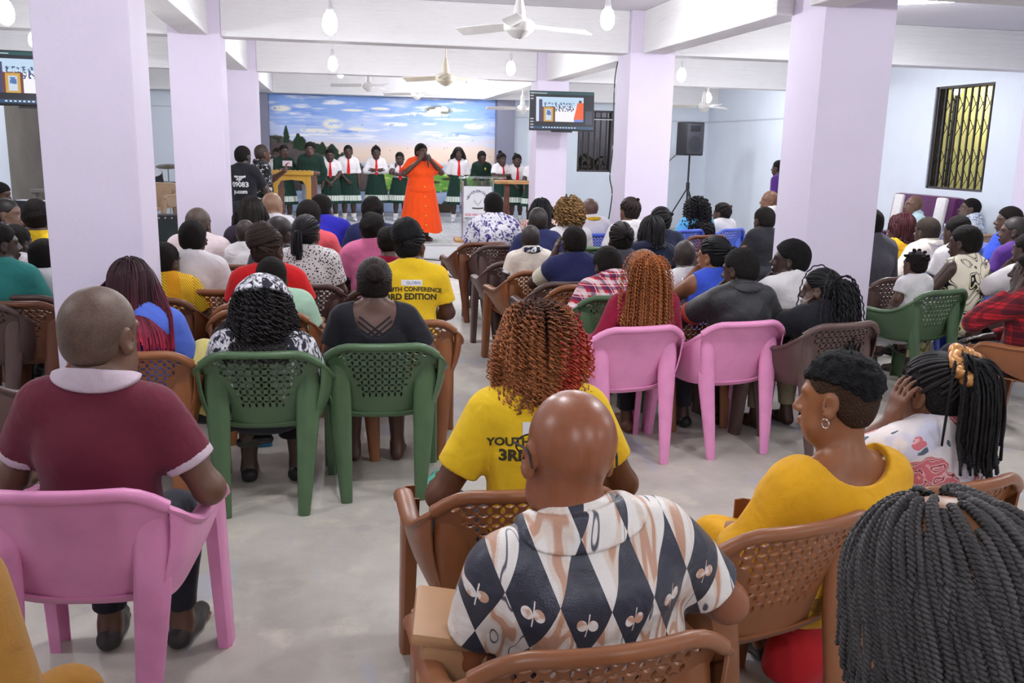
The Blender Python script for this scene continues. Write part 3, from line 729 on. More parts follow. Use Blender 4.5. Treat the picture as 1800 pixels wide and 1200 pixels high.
    def arm(P, sd, inf=0, upto=2.0, k=.03, fat=1.0):
        s = .45 + .55 * P.s; s *= P.g ** .35 * fat; sh, el, wr = P.sh[sd], P.el[sd], P.wr[sd]
        sh2 = sh + A(-sd * .005, 0, -.012)
        q = []
        if upto <= 1:
            u = el - sh; cp = sh + u * upto; n = u / np.linalg.norm(u)
            q.append(cap(sh2, el, .056 * s + inf, .044 * s + inf * 1.25, k, clip=[(cp, n)]))
        else:
            q.append(cap(sh2, el, .054 * s + inf, .041 * s + inf, k))
            u = wr - el; t = upto - 1; n = u / np.linalg.norm(u)
            mid = el + u * .28
            q.append(cap(el, mid, .041 * s + inf, .041 * s + inf, k))
            q.append(cap(mid, wr, .041 * s + inf, .026 * s + inf * .8, k, clip=None if t >= 1 else [(el + u * t, n)]))
        return q
    def hand(P, sd):
        s = .35 + .62 * P.s; d = P.hd[sd] / np.linalg.norm(P.hd[sd]); n = P.hn[sd]; n = n - d * (n @ d); n = n / np.linalg.norm(n); l = np.cross(d, n)
        # thumb side: towards the body's middle when the palm looks down
        l = l * (-sd); w_ = P.wr[sd]; q = []
        pt = lambda a, b, c: w_ + (d * a + l * b + n * c) * s
        q += [cap(pt(.0, 0, 0), pt(.03, 0, 0), .024 * s, .026 * s, .02)]
        for off in (-.027, -.009, .009, .027): q.append(cap(pt(.03, off * .75, 0), pt(.083, off, .0), .0145 * s, .0115 * s, .012))
        cu = P.curl[sd]
        for off, ln, sp in ((-.030, .058, -.14), (-.010, .075, -.04), (.010, .080, .04), (.029, .072, .12)):
            p = pt(.086, off, 0); ang = cu * .55 + .05
            for seg, fr in enumerate((.44, .31, .25)):
                dr = (d + l * sp) * math.cos(ang) + n * math.sin(ang); dr /= np.linalg.norm(dr)
                e = p + dr * ln * fr * s
                q.append(cap(p, e, (.0092 - .0009 * seg) * s, (.0088 - .0011 * seg) * s, .004)); p = e; ang += cu * (.75 + .1 * seg)
        p = pt(.022, .026, .006); m = pt(.055, .050, .016 + .02 * cu); e = pt(.082, .054, .024 + .035 * cu)
        q += [cap(p, m, .0125 * s, .0105 * s, .008), cap(m, e, .0100 * s, .0085 * s, .003)]
        return q
    def leg(P, sd, inf=0, upto=2.0, k=.03):
        s = .4 + .6 * P.s; s *= P.g ** .4; hip, kn, an = P.hip[sd], P.kn[sd], P.an[sd]; q = []
        u = kn - hip
        if upto <= 1: q.append(cap(hip, kn, .083 * s + inf, .058 * s + inf, k, clip=[(hip + u * upto, u / np.linalg.norm(u))])); return q
        q.append(cap(hip, kn, .083 * s + inf, .057 * s + inf, k)); u = an - kn; t = upto - 1; mid = kn + u * .3
        q.append(cap(kn, mid, .053 * s + inf, .055 * s + inf, k))
        q.append(cap(mid, an, .054 * s + inf, .034 * s + inf, k, clip=None if t >= 1 else [(kn + u * t, u / np.linalg.norm(u))]))
        return q
    def foot(P, sd):
        s = .35 + .65 * P.s; an, toe = P.an[sd], P.toe[sd]; d = toe - an; d[2] = 0; d /= np.linalg.norm(d); f = P.floorz(sd)
        h = an.copy(); h[2] = f + .034 * s; l = np.cross(d, A(0, 0, 1))
        q = [cap(an, h - d * .03 * s, .036 * s, .03 * s, .03), cap(h - d * .025 * s, h + d * .07 * s, .03 * s, .031 * s, .03), cap(h + d * .07 * s, h + d * .15 * s - A(0, 0, .008 * s), .036 * s, .024 * s, .03)]
        for i, o in enumerate((-.028, -.014, 0, .014, .028)):
            b = h + d * (.165 - abs(o) * .5) * s + l * o * s - A(0, 0, .018 * s); q.append(cap(b - d * .02 * s, b + d * .02 * s, .0105 * s, .009 * s, .006))
        return q
    def floorz(P, sd): return P.an[sd][2] - .075 if P.seated else P.an[sd][2] - .07 * P.s
    def body(P):
        g = P.sp.get
        q = P.torso() + P.neck()
        for sd in (-1, 1):
            q += P.arm(sd)
            if not P.sp.get('legless'): q += P.leg(sd) + P.foot(sd)
        q += P.headprims()
        for sd in (-1, 1): q += P.hand(sd)
        q += P.bp
        P.bodyprims = q
        me = nets(q, P.h, 1)
        b = link('body', npmesh('body', me[0], me[1], skin(g('skin', (74, 52, 42)), g('rough', .42))), P.root)
        if g('face'):
            for sd in (-1, 1):
                m = MB(); m.sphere(P.L(sd * .031, .0745, .004), (.0120 if P.h < .010 else .0105) * P.hs, 12, 8); e = m.obj('eye', WHITE(), P.root)
                f = P.HR @ A(sd * .05 + g('gaze', 0), 1, -.05); f = f / np.linalg.norm(f)
                m = MB(); m.sphere(P.L(sd * .031, .0745, .004) + f * .0072 * P.hs, .0068 * P.hs, 10, 6); m.obj('iris', DARK(), e)
            lips = [ell(P.L(0, .0955, -.0565), A(.024, .011, .0068) * P.hs, .004, P.HR), ell(P.L(0, .0938, -.0685), A(.021, .011, .0075) * P.hs, .004, P.HR)]
            solid('lips', lips, .005, gloss('lips', (86, 50, 46), .45), P.root)
            for sd in (-1, 1):
                m = MB(); m.tube(smoothpath([P.L(sd * .014, .0905, .022), P.L(sd * .032, .0875, .029), P.L(sd * .050, .073, .024)], 6), [.002, .0035, .0037, .0037, .003, .0015], 6); m.obj('eyebrow', hairmat((24, 18, 16)), P.root)
    # --------------------------------------------------------------- clothes
    def clothes(P):
        g = P.sp.get; h = P.h
        top = g('top', dict(m=plain('grey_tee', 120, 120, 120)))
        inf = top.get('inf', .012); sl = top.get('sleeve', .62); neck = top.get('neck', 'crew'); hem = top.get('hem', .02)
        q = P.torso(inf, .05)
        for sd in (-1, 1):
            if sl > 0:
                q += P.arm(sd, inf + (.006 if sl < 1 else .002), sl, .03)
        q.append(wob(top.get('wob', .0045), 13, zlib.crc32(P.sp['label'].encode()) % 999))
        q += P.bp
        q.append(half(P.T(0, 0, hem), P.lean @ A(0, 0, -1)))
        if neck == 'crew': q.append(cap(P.T(0, -.012, .575), P.T(0, .03, .80), .064 * P.tk, .08, .012, op='-'))
        elif neck == 'wide': q.append(ell(P.T(0, .0, .62), A(.125, .15, .085), .012, P.lean, op='-'))
        elif neck == 'deep': q.append(ell(P.T(0, -.08, .60), A(.105, .16, .15), .012, P.lean, op='-'))
        elif neck == 'collar': q.append(cap(P.T(0, .004, .612), P.T(0, .03, .80), .058 * P.tk, .085, .01, op='-'))
        if sl == 0:
            for sd in (-1, 1): q.append(ell(P.sh[sd] + A(sd * .06, 0, .0), A(.075, .10, .10), .01, op='-'))
        P.shirt = solid(top.get('n', 'shirt'), q, h * .9, top['m'], P.root)
        if neck == 'collar' or top.get('collar'):
            cm = top.get('collar') or top['m']
            # turned-down collar: a stand round the neck and a leaf lying on the shoulders, open in front
            nw = P.tk * P.sp.get('neckw', 1); ax0, ax1 = P.T(0, -.016, .545), P.L(0, -.03, -.075)
            cq = P.torso(inf + .013, .05) + [cap(ax0, ax0 + (ax1 - ax0) * .62, .070 * nw, .066 * nw, .02)]
            cq += [both(ell(P.T(0, -.024, .616), A(.102 * nw, .097 * nw, .050), .0, P.lean)), cap(P.T(0, -.012, .56), P.T(0, .03, .82), .059 * nw, .075 * nw, .008, op='-'), half(P.T(0, .062, .56), P.lean @ A(0, 1, .2)), half(ax0 + (ax1 - ax0) * 1.0, P.lean @ A(0, .25, 1), .01)]
            solid('collar', cq, min(h * .8, .008), cm, P.shirt)
        if top.get('cuff'):
            for sd in (-1, 1):
                c = P.arm(sd, inf + .009, sl + .005, .02)[0]; u = P.el[sd] - P.sh[sd]; u /= np.linalg.norm(u)
                solid('cuff', [c, half(P.sh[sd] + (P.el[sd] - P.sh[sd]) * (sl - .09), -u)], h * .8, top['cuff'], P.shirt)
        bot = g('bot', dict(m=plain('dark_trousers', 44, 44, 52)))
        if bot and not P.sp.get('legless'):
            if bot.get('skirt'): P.skirt(bot)
            else:
                ln = bot.get('len', 1.86); q = []
                q += [ell(P.T(0, .015, .09) if P.seated else A(0, 0, P.base + .09), A(.172 * P.g * P.tk, .132 * P.g * P.tk, .12), .05)]
                for sd in (-1, 1): q += P.leg(sd, .014, ln, .03)
                q += P.bp; q.append(half(P.T(0, 0, .19), A(0, 0, 1))); q.append(wob(.004, 11, 5))
                solid('trousers', q, max(h, .011), bot['m'], P.root)
        if not P.sp.get('legless'):
            sh = g('shoes', gloss('black_shoe', (30, 28, 28), .4))
            if sh:
                for sd in (-1, 1):
                    s = .35 + .65 * P.s; an, toe = P.an[sd], P.toe[sd]; d = toe - an; d[2] = 0; d /= np.linalg.norm(d); f = P.floorz(sd); hh = A(an[0], an[1], f + .036 * s)
                    q = [cap(hh - d * .035 * s, hh + d * .07 * s, .042 * s, .040 * s, .02), cap(hh + d * .07 * s, hh + d * .16 * s - A(0, 0, .004), .042 * s, .034 * s, .03), half(A(0, 0, f + .004), A(0, 0, -1)), half(A(0, 0, f + .078 * s), A(0, 0, 1))]
                    solid('shoe', q, .010, sh, P.root)
            if g('socks'):
                for sd in (-1, 1):
                    u = P.kn[sd] - P.an[sd]; solid('sock', [cap(P.an[sd], P.an[sd] + u * g('sock_len', .42), .042, .056, .02, clip=[(P.an[sd] + u * g('sock_len', .42), u / np.linalg.norm(u))])], .012, g('socks'), P.root)
    def skirt(P, bot):
        """pleated skirt: a lofted, closed shell"""
        m = MB(); n = 64; rows = []; bands = bot.get('bands')
        if not P.seated:
            z1 = P.base + bot.get('top', .22); z0 = bot.get('hem', .36); K = 12
            for i in range(K):
                t = i / (K - 1); z = z1 + (z0 - z1) * t
                rx = (.135 * P.g * P.tk + bot.get('waist', .024)) + (bot.get('flare', .10)) * t ** .9; ry = rx * .80
                rows.append([((rx + .010 * t * math.sin(j / n * 2 * math.pi * 16)) * math.cos(j / n * 2 * math.pi), (ry + .010 * t * math.sin(j / n * 2 * math.pi * 16)) * math.sin(j / n * 2 * math.pi), z + bot.get('wave', 0) * t * math.sin(j / n * 6.283 * 5)) for j in range(n + 1)])
            sheet(m, rows, .004)
            m.obj(bot.get('n', 'skirt'), bot['m'], P.root, True, 60)
        else:
            q = [ell(P.T(0, .015, .09), A(.175 * P.g, .135 * P.g, .125), .05), cap(A(-.09, .02, P.seat + .09), A(-P.sp.get('knees', .11), P.kn[-1][1], P.seat + .07), .095, .075, .06), cap(A(.09, .02, P.seat + .09), A(P.sp.get('knees', .11), P.kn[1][1], P.seat + .07), .095, .075, .06),
                 cap(A(-.1, P.kn[1][1] - .0, P.seat + .05), A(.1, P.kn[1][1], P.seat + .05), .07, .07, .05), cap(A(-.08, P.kn[1][1] + .01, P.seat), A(-.10, P.kn[1][1], bot.get('hem', .2)), .075, .07, .05), cap(A(.08, P.kn[1][1] + .01, P.seat), A(.10, P.kn[1][1], bot.get('hem', .2)), .075, .07, .05), half(A(0, 0, bot.get('hem', .2)), A(0, 0, -1)), half(P.T(0, 0, .19), A(0, 0, 1))] + P.bp
            solid('skirt', q, .013, bot['m'], P.root)
ARMS = {  # elbow, wrist (body frame, or head frame for hands at the face), hand direction, palm normal, curl
    'lap': ((.225, .04, .29), (.105, .25, .20), (-.55, .8, -.1), (0, -.1, -1), .35),
    'rest': ((.275, .02, .265), (.25, .27, .262), (-.1, 1, -.1), (0, 0, -1), .5),
    'wide': ((.30, .03, .25), (.24, .27, .23), (-.2, 1, -.1), (0, 0, -1), .5),
    'fwd': ((.215, .14, .30), (.10, .34, .30), (-.5, .8, .1), (-.3, -.1, -1), .5),
    'cheek': ((.22, .22, .36), (.105, .075, -.13), (-.25, -.1, 1), (-1, -.3, 0), .45),
    'chin': ((.20, .25, .36), (.05, .135, -.17), (-.5, -.2, .8), (-.2, -1, .1), .9),
    'mouth': ((.20, .25, .36), (.06, .135, -.14), (-.6, -.2, .7), (-.2, -1, .1), .8),
    'temple': ((.24, .20, .37), (.125, .05, -.085), (-.15, -.1, 1), (-1, -.1, 0), .35),
    'down': ((.205, -.01, .30), (.215, .05, .06), (0, .12, -1), (-1, 0, 0), .35),
    'clasp': ((.205, .01, .30), (.045, .16, .12), (-.6, .35, -.65), (-.3, -1, .2), .5),
    'crossed': ((.225, .06, .32), (-.04, .185, .345), (-1, .0, .12), (0, -1, 0), .4),
    'back': ((.215, -.05, .31), (.11, -.16, .16), (-.8, -.1, -.3), (0, 1, 0), .4),
}
# ------------------------------------------------------------------ hair
def strands_mesh(name, P3, r, cols, sides=5, ropes=0, tw=9.0):
    """P3 (n,K,3) paths -> tubes in one mesh; cols (n,K,3)"""
    P3 = np.asarray(P3); n, K = P3.shape[:2]
    r = np.broadcast_to(np.asarray(r, float), (n, K))
    T = np.gradient(P3, axis=1); T /= np.linalg.norm(T, axis=2, keepdims=True) + 1e-9
    ref = np.where(np.abs(T[..., 2:3]) > .9, A(1, 0, 0), A(0, 0, 1)); a = np.cross(T, ref); a /= np.linalg.norm(a, axis=2, keepdims=True) + 1e-9
    b = np.cross(a, T)
    if ropes:
        d = np.concatenate([np.zeros((n, 1)), np.cumsum(np.linalg.norm(np.diff(P3, axis=1), axis=2), 1)], 1) * tw * 6.283 / .1
        out = []
        for q in range(ropes):
            ph = d + q * 6.283 / ropes; out.append(P3 + (a * np.cos(ph)[..., None] + b * np.sin(ph)[..., None]) * (r * .55)[..., None])
        return strands_mesh(name, np.concatenate(out), np.concatenate([r * .62] * ropes), np.concatenate([cols] * ropes), sides)
    an = np.arange(sides) / sides * 2 * np.pi
    V = P3[:, :, None, :] + (a[:, :, None, :] * np.cos(an)[:, None] + b[:, :, None, :] * np.sin(an)[:, None]) * r[:, :, None, None]
    base = (np.arange(n) * K * sides)[:, None, None] + (np.arange(K - 1) * sides)[None, :, None]; j = np.arange(sides); j2 = (j + 1) % sides
    Fq = np.stack([base + j, base + j2, base + sides + j2, base + sides + j], -1).reshape(-1, 4)
    c = np.broadcast_to(np.asarray(cols)[:, :, None, :], (n, K, sides, 3)).reshape(-1, 3)
    return npmesh(name, V.reshape(-1, 3), Fq, strandmat(), True, None, c)
def ease(P3, it=4):
    P3 = np.array(P3)
    for _ in range(it): P3[:, 1:-1] = .5 * P3[:, 1:-1] + .25 * (P3[:, :-2] + P3[:, 2:])
    return P3
def resample(P3, K):
    n, k = P3.shape[:2]; t = np.linspace(0, k - 1, K); i = np.minimum(t.astype(int), k - 2); f = (t - i)[None, :, None]
    return P3[:, i] * (1 - f) + P3[:, i + 1] * f
def helix(P3, rad, pitch, seed=0):
    """wind every path into a curl"""
    rs = np.random.RandomState(seed); n, K = P3.shape[:2]
    T = np.gradient(P3, axis=1); T /= np.linalg.norm(T, axis=2, keepdims=True) + 1e-9
    a = np.cross(T, A(.3, .2, 1)); a /= np.linalg.norm(a, axis=2, keepdims=True) + 1e-9; b = np.cross(a, T)
    d = np.concatenate([np.zeros((n, 1)), np.cumsum(np.linalg.norm(np.diff(P3, axis=1), axis=2), 1)], 1)
    ph = d / pitch * 6.283 * (.8 + .4 * rs.rand(n, 1)) + rs.rand(n, 1) * 6.283
    rr = rad * np.minimum(d / .02, 1)
    return P3 + (a * np.cos(ph)[..., None] + b * np.sin(ph)[..., None]) * rr[..., None]
def ramp(n, K, stops, seed=0, var=.25, tint=None):
    """colour along the strands with a different shade per strand"""
    rs = np.random.RandomState(seed + 7); t = np.linspace(0, 1, K); xs = [s[0] for s in stops]; c = np.stack([np.interp(t, xs, [S(*s[1])[i] for s in stops]) for i in range(3)], -1)
    out = np.tile(c[None], (n, 1, 1)) * (1 + var * (rs.rand(n, 1, 1) * 2 - 1))
    return np.clip(out, 0, 1)
CR = A(.0775, .096, .090); CC = A(0, -.014, .032)     # skull radii and centre in the head frame
def scalp_roots(n, front=.35, nape=-.5, seed=0, side=None, jit=.3):
    """unit directions over the hair-bearing part of the skull"""
    N = n * 4; i = np.arange(N) + .5; ph = np.arccos(1 - 2 * i / N); th = np.pi * (1 + 5 ** .5) * i
    d = np.stack([np.cos(th) * np.sin(ph), np.sin(th) * np.sin(ph), np.cos(ph)], 1)
    line = np.interp(d[:, 1], (-1, -.5, .2, .75, 1), (nape, nape, -.12, front, front + .2))
    d = d[d[:, 2] > line]; rs = np.random.RandomState(seed); rs.shuffle(d); d = d[:n]
    d = d + rs.normal(size=d.shape) * jit / math.sqrt(n); return d / np.linalg.norm(d, axis=1, keepdims=True)
def fall(P, dirs, length, K=18, out=.5, lift=1.06, grav=1.0, seed=0, spread=.15, sweep=1.0, back=0.0, stiff=.55, vol=0.0):
    """strands that leave the scalp, lie over the skull and hang down, kept outside head and shoulders"""
    rs = np.random.RandomState(seed); n = len(dirs); step = length / (K - 1) * (1 + .25 * (rs.rand(n) - .5))
    M3 = P.HR; hs = P.hs; cen = P.head + M3 @ (CC * hs)
    p = cen + (dirs * CR * hs * 1.01) @ M3.T; nrm = (dirs / CR) @ M3.T; nrm /= np.linalg.norm(nrm, axis=1, keepdims=True)
    g = A(0, 0, -1) * grav; dv = nrm * out + g * .3 + rs.normal(size=(n, 3)) * spread
    side = np.stack([np.sign(p[:, 0] - cen[0]), np.zeros(n), np.zeros(n)], 1)
    dv /= np.linalg.norm(dv, axis=1, keepdims=True); path = [p.copy()]
    pre = P.HR[:, 1]
    fr = np.clip(dirs[:, 1:2] * 1.6 + .25, 0, 1)        # front strands are swept aside, off the face
    gd = g + (side * .75 - pre * .75) * fr * sweep - pre * back; gd /= np.linalg.norm(gd, axis=1, keepdims=True)
    for k in range(1, K):
        gk = gd if k < K * .6 else g
        dv = dv * stiff + gk * (1 - stiff); dv /= np.linalg.norm(dv, axis=1, keepdims=True)
        p = p + dv * step[:, None]
        q = ((p - cen) @ M3) / (CR * hs); l = np.linalg.norm(q, axis=1); lim = lift + vol * np.clip(k / K * 2, 0, 1)
        lim = lim + .08 * (np.arange(n) % 5) / 5
        q2 = np.where((l < lim)[:, None], q / (l[:, None] + 1e-9) * np.reshape(lim, (-1, 1)), q); p2 = cen + (q2 * CR * hs) @ M3.T
        moved = np.linalg.norm(p2 - p, axis=1) > 1e-6; p = p2
        # neck and back
        for c, r in ((P.T(0, -.005, .42), A(.185 * P.tk, .145 * P.tk * P.g ** .5, .19 * P.ts)), (P.T(0, -.01, .545), A(.20 * P.tk, .082 * P.tk, .072)), (P.T(0, 0, .62), A(.066, .066, .08))):
            q = (p - c) / r; l = np.linalg.norm(q, axis=1); ins = l < 1.05
            p = np.where(ins[:, None], c + q / (l[:, None] + 1e-9) * 1.05 * r, p)
        nd = p - path[-1]; nl = np.linalg.norm(nd, axis=1, keepdims=True); dv = np.where(nl > 1e-6, nd / np.maximum(nl, 1e-6), dv); p = path[-1] + dv * step[:, None]
        path.append(p.copy())
    return np.stack(path, 1)
def gather(P, dirs, tie, K=14, h=1.05):
    """strands combed over the skull to one point"""
    M3 = P.HR; hs = P.hs; cen = P.head + M3 @ (CC * hs); td = A(*tie); tl = np.linalg.norm(td / 1.0); tn = td / tl
    t = np.linspace(0, 1, K)[None, :, None]; d = dirs[:, None, :] * (1 - t) + tn * t; d /= np.linalg.norm(d, axis=2, keepdims=True)
    rad = h + (tl - h) * t ** 6
    return cen + ((d * CR * hs * rad) @ M3.T)
def tail(P, tie, n, length, K=18, rad=.025, spread=.05, seed=0, droop=1.0, back=.6, stiff=.72, pull=None):
    """a bundle hanging from the tie point"""
    rs = np.random.RandomState(seed); M3 = P.HR; hs = P.hs; cen = P.head + M3 @ (CC * hs); p0 = cen + M3 @ (A(*tie) * CR * hs)
    o = np.clip(rs.normal(size=(n, 3)), -1.3, 1.3) * rad * .5; p = p0 + o * .4; dv = np.tile(M3 @ A(0, -back, .06), (n, 1)) + o * 3.5 + rs.normal(size=(n, 3)) * spread * .5
    if pull is not None: dv = dv + A(*pull)
    dv /= np.linalg.norm(dv, axis=1, keepdims=True); step = length / (K - 1) * (1 + .3 * (rs.rand(n) - .5)); path = [p.copy()]
    for k in range(1, K):
        dv = dv * stiff + A(0, 0, -1) * droop * (1 - stiff) + o * spread * 3 * (1 - stiff); dv /= np.linalg.norm(dv, axis=1, keepdims=True); p = p + dv * step[:, None]
        q = ((p - cen) @ M3) / (CR * hs); l = np.linalg.norm(q, axis=1); lim = 1.06 + .1 * (np.arange(n) % 4) / 4
        p = np.where((l < lim)[:, None], cen + (q / (l[:, None] + 1e-9) * lim[:, None] * CR * hs) @ M3.T, p)
        for c, r in ((P.T(0, -.005, .42), A(.185 * P.tk, .150 * P.tk * P.g ** .5, .19 * P.ts)), (P.T(0, -.01, .545), A(.2 * P.tk, .085 * P.tk, .075)), (P.T(0, 0, .62), A(.068, .068, .08))):
            q = (p - c) / r; l = np.linalg.norm(q, axis=1); lm = 1.05 + .1 * (np.arange(n) % 3) / 3
            p = np.where((l < lm)[:, None], c + q / (l[:, None] + 1e-9) * lm[:, None] * r, p)
        nd = p - path[-1]; nl = np.linalg.norm(nd, axis=1, keepdims=True); dv = np.where(nl > 1e-6, nd / np.maximum(nl, 1e-6), dv); p = path[-1] + dv * step[:, None]
        path.append(p.copy())
    return np.stack(path, 1)
def cap_prims(P, th=.008, line=None, low=-.062, ears=True, front=.068):
    L, hs, R = P.L, P.hs, P.HR; t = th
    q = [ell(L(*CC), (CR + t) * hs, .02, R), ell(L(0, -.045, -.02), A(.064 + t, .05 + t, .055) * hs, .03, R)]
    q.append(half(L(0, -.062, low), R @ A(0, .0, -1)))
    q.append(half(L(0, .082, front), R @ A(0, .62, -.62)))
    if ears: q += [ell(L(sd * .085, .012, -.022), A(.03, .036, .048) * hs, .008, R, op='-') for sd in (-1, 1)]
    return q
def stubble(c):
    """very short hair with the skin showing through"""
    def f():
        v, x, y, z = coords(); n = noise(v, 420, 2); return mixc(step(n + (noise(v, 16, 2) - .5) * .5, .40, .66), S(*c), tuple(k * .45 for k in S(*c)))
    def bp():
        v, x, y, z = coords(); return noise(v, 420, 2), .25, .002
    return M('stub%d_%d_%d' % c, lambda: mat('stubble', f, .5, .35, bump=bp))
def do_hair(P):
    sp = P.sp; k = sp.get('hair', 'crop'); c = sp.get('hc', (30, 24, 22)); h = P.h; root = P.root; near = P.h < .009; dens = {True: 1.0, False: .45}[near] if P.h < .012 else .3
    dens = sp.get('dens', dens); L = P.L; hs = P.hs
    if k == 'bald': return
    cap_ = lambda th=.008, **kw: solid('hair', cap_prims(P, th, **kw) + [wob(.0015, 140, 3)], min(h, .010), hairmat(c), root)
    seed = zlib.crc32(sp['label'].encode()) % 1000
    def put(path, r, stops, ropes=0, tw=9, var=.3, name='hair', parent=root, sides=5):
        me = strands_mesh(name, path, r, ramp(path.shape[0], path.shape[1], stops, seed, var), sides if near else 4, ropes, tw); return link(name, me, parent)
    if k == 'shaved': return solid('hair', cap_prims(P, .0028), min(h, .010), stubble(c), root)
    if k == 'crop': return cap_(sp.get('ht', .009))
    if k == 'afro':
        q = [ell(L(0, -.02, .035), (CR + sp.get('ht', .03)) * hs, .02, P.HR), half(L(0, .08, .06), P.HR @ A(0, .62, -.62)), half(L(0, 0, -.075), P.HR @ A(0, 0, -1)), wob(.004, 60, 4)] + [ell(L(sd * .1, .02, -.03), A(.035, .05, .05) * hs, .008, P.HR, op='-') for sd in (-1, 1)]
        return solid('hair', q, min(h, .01), hairmat(c), root)
    if k == 'fade':
        solid('hair', cap_prims(P, .001) , h, hairmat((70, 48, 34)), root)
        q = [ell(L(.0, -.015, .052), A(.083, .105, .088) * hs, .02, P.HR), half(L(-.02, 0, .018), P.HR @ A(-.55, .25, -.75)), half(L(0, .085, .07), P.HR @ A(0, .7, -.5)), half(L(0, -.06, -.055), P.HR @ A(0, 0, -1)), wob(.003, 90, 2), wob(.0025, 190, 8)]
        return solid('hair', q, h * .8, hairmat(c), root)
    if k == 'curls':        # loose corkscrews falling all round
        cap_(.006); n = int(sp.get('n', 420) * dens); d = scalp_roots(n, .3, -.45, seed)
        p = fall(P, d, sp.get('len', .2), 16, .9, 1.08, 1, seed, .25, stiff=sp.get('stiff', .6), vol=sp.get('vol', .25)); p = helix(resample(p, 60 if near else 34), sp.get('cr', .0075), sp.get('pitch', .028), seed)
        return put(p, sp.get('r', .0032 if near else .006), sp.get('stops', [(0, c), (1, c)]), var=sp.get('var', .5), sides=4)
    if k == 'long':         # straight or braided lengths falling down the back
        cap_(.006); n = int(sp.get('n', 260) * dens); d = scalp_roots(n, .3, -.45, seed)
        p = fall(P, d, sp.get('len', .42), 26, .25, 1.05, 1, seed, .05, back=sp.get('back', .35), stiff=.5, vol=.05)
        if sp.get('cr'): p = helix(resample(p, 50), sp['cr'], sp.get('pitch', .05), seed)
        return put(p, sp.get('r', .004 if near else .0075), sp.get('stops', [(0, c), (1, c)]), sp.get('ropes', 0), var=sp.get('var', .35))
    if k in ('pony', 'bun', 'updo'):
        cap_(.0055); tie = sp.get('tie', (0, -1.12, .15)); n = int(sp.get('n', 150) * dens)
        g = gather(P, scalp_roots(n, .28, -.5, seed), tie, 14, 1.075)
        hr = put(g, sp.get('r0', .005 if near else .009), [(0, c), (1, sp.get('stops', [(0, c)])[0][1])], 0, var=.5)
        cen = P.head + P.HR @ (CC * hs); tp = cen + P.HR @ (A(*tie) * CR * hs)
        if k == 'bun':
            R_ = sp.get('bun', .03); bp = tp + P.HR @ (A(0, -.5, .4) * R_); solid('hair_bun', [ell(bp, A(R_, R_, R_ * .9), .01), wob(.003, 90, 1)], min(h, .01) * .8, hairmat(c), root)
        elif k == 'updo':
            pts = []; ec, er = A(0, -.045, .075), A(.086, .098, .088) * sp.get('bun', .08) / .08
            for q in range(54):
                la0 = -.45 + 1.75 * (q + .5) / 54; pts.append([L(*(ec + er * (1 + .05 * ((q * 7) % 5) / 5 - .02 * t * t) * A(math.sin(t) * math.cos(la0 + .30 * t), -math.cos(t) * math.cos(la0 + .30 * t), math.sin(la0 + .30 * t)))) for t in np.linspace(-1.75, 1.75, 30)])
            put(np.array(pts), .0075, [(0, c), (1, c)], 2, 5, var=.6, name='hair_bun')
        else:
            p = tail(P, tie, int(sp.get('nt', 90) * dens), sp.get('len', .3), 22, sp.get('rad', .03), sp.get('spread', .10), seed, back=sp.get('tback', .6), pull=sp.get('pull'))
            p = ease(resample(ease(p, 2), 60), 4)
            if sp.get('cr'): p = helix(p, sp['cr'], sp.get('pitch', .035), seed)
            put(p, sp.get('r', .0045 if near else .008), sp.get('stops', [(0, c), (1, c)]), sp.get('ropes', 0), sp.get('tw', 9), var=sp.get('var', .45), name='ponytail')
        if sp.get('band'):
            m = MB(); bc = sp['band']; ax = P.HR @ A(*tie); ax /= np.linalg.norm(ax); u = np.cross(ax, A(1, .1, .2)); u /= np.linalg.norm(u); v = np.cross(ax, u); R_ = sp.get('band_r', .03)
            m.tube([tp + ax * .0 + (u * math.cos(t) + v * math.sin(t)) * R_ * (1 + .1 * math.sin(t * 9)) for t in np.linspace(0, 6.283, 90)], [.012 * sp.get('band_t', 1) * (1 + .22 * math.sin(i * .9)) for i in range(90)], 12); m.obj('hair_band', bc, root)
        return hr
    if k == 'knots':
        cap_(.003); rs = np.random.RandomState(2)
        for d in scalp_roots(15, .35, -.3, 3, jit=.1):
            pt = P.head + P.HR @ ((CC + d * CR * 1.12) * hs); solid('hair_knot', [ell(pt, A(.017, .017, .015) * hs, .004), wob(.002, 120, 1)], .006, hairmat(c), root)
        return
    if k == 'twists':       # rope twists over the whole head, scalp showing between the rows
        n = sp.get('n', 150); d = scalp_roots(n, .2, -.6, seed, jit=.02)
        p = fall(P, d, sp.get('len', .2), 22, .12, 1.045, 1, seed, .04, sweep=.12, back=.45, stiff=.5, vol=.03)
        return put(ease(resample(ease(p, 3), 80), 6)[:, 3:], sp.get('r', .0075), [(0, c), (1, c)], 2, sp.get('tw', 8), var=.35, sides=6)
Person.hair = do_hair
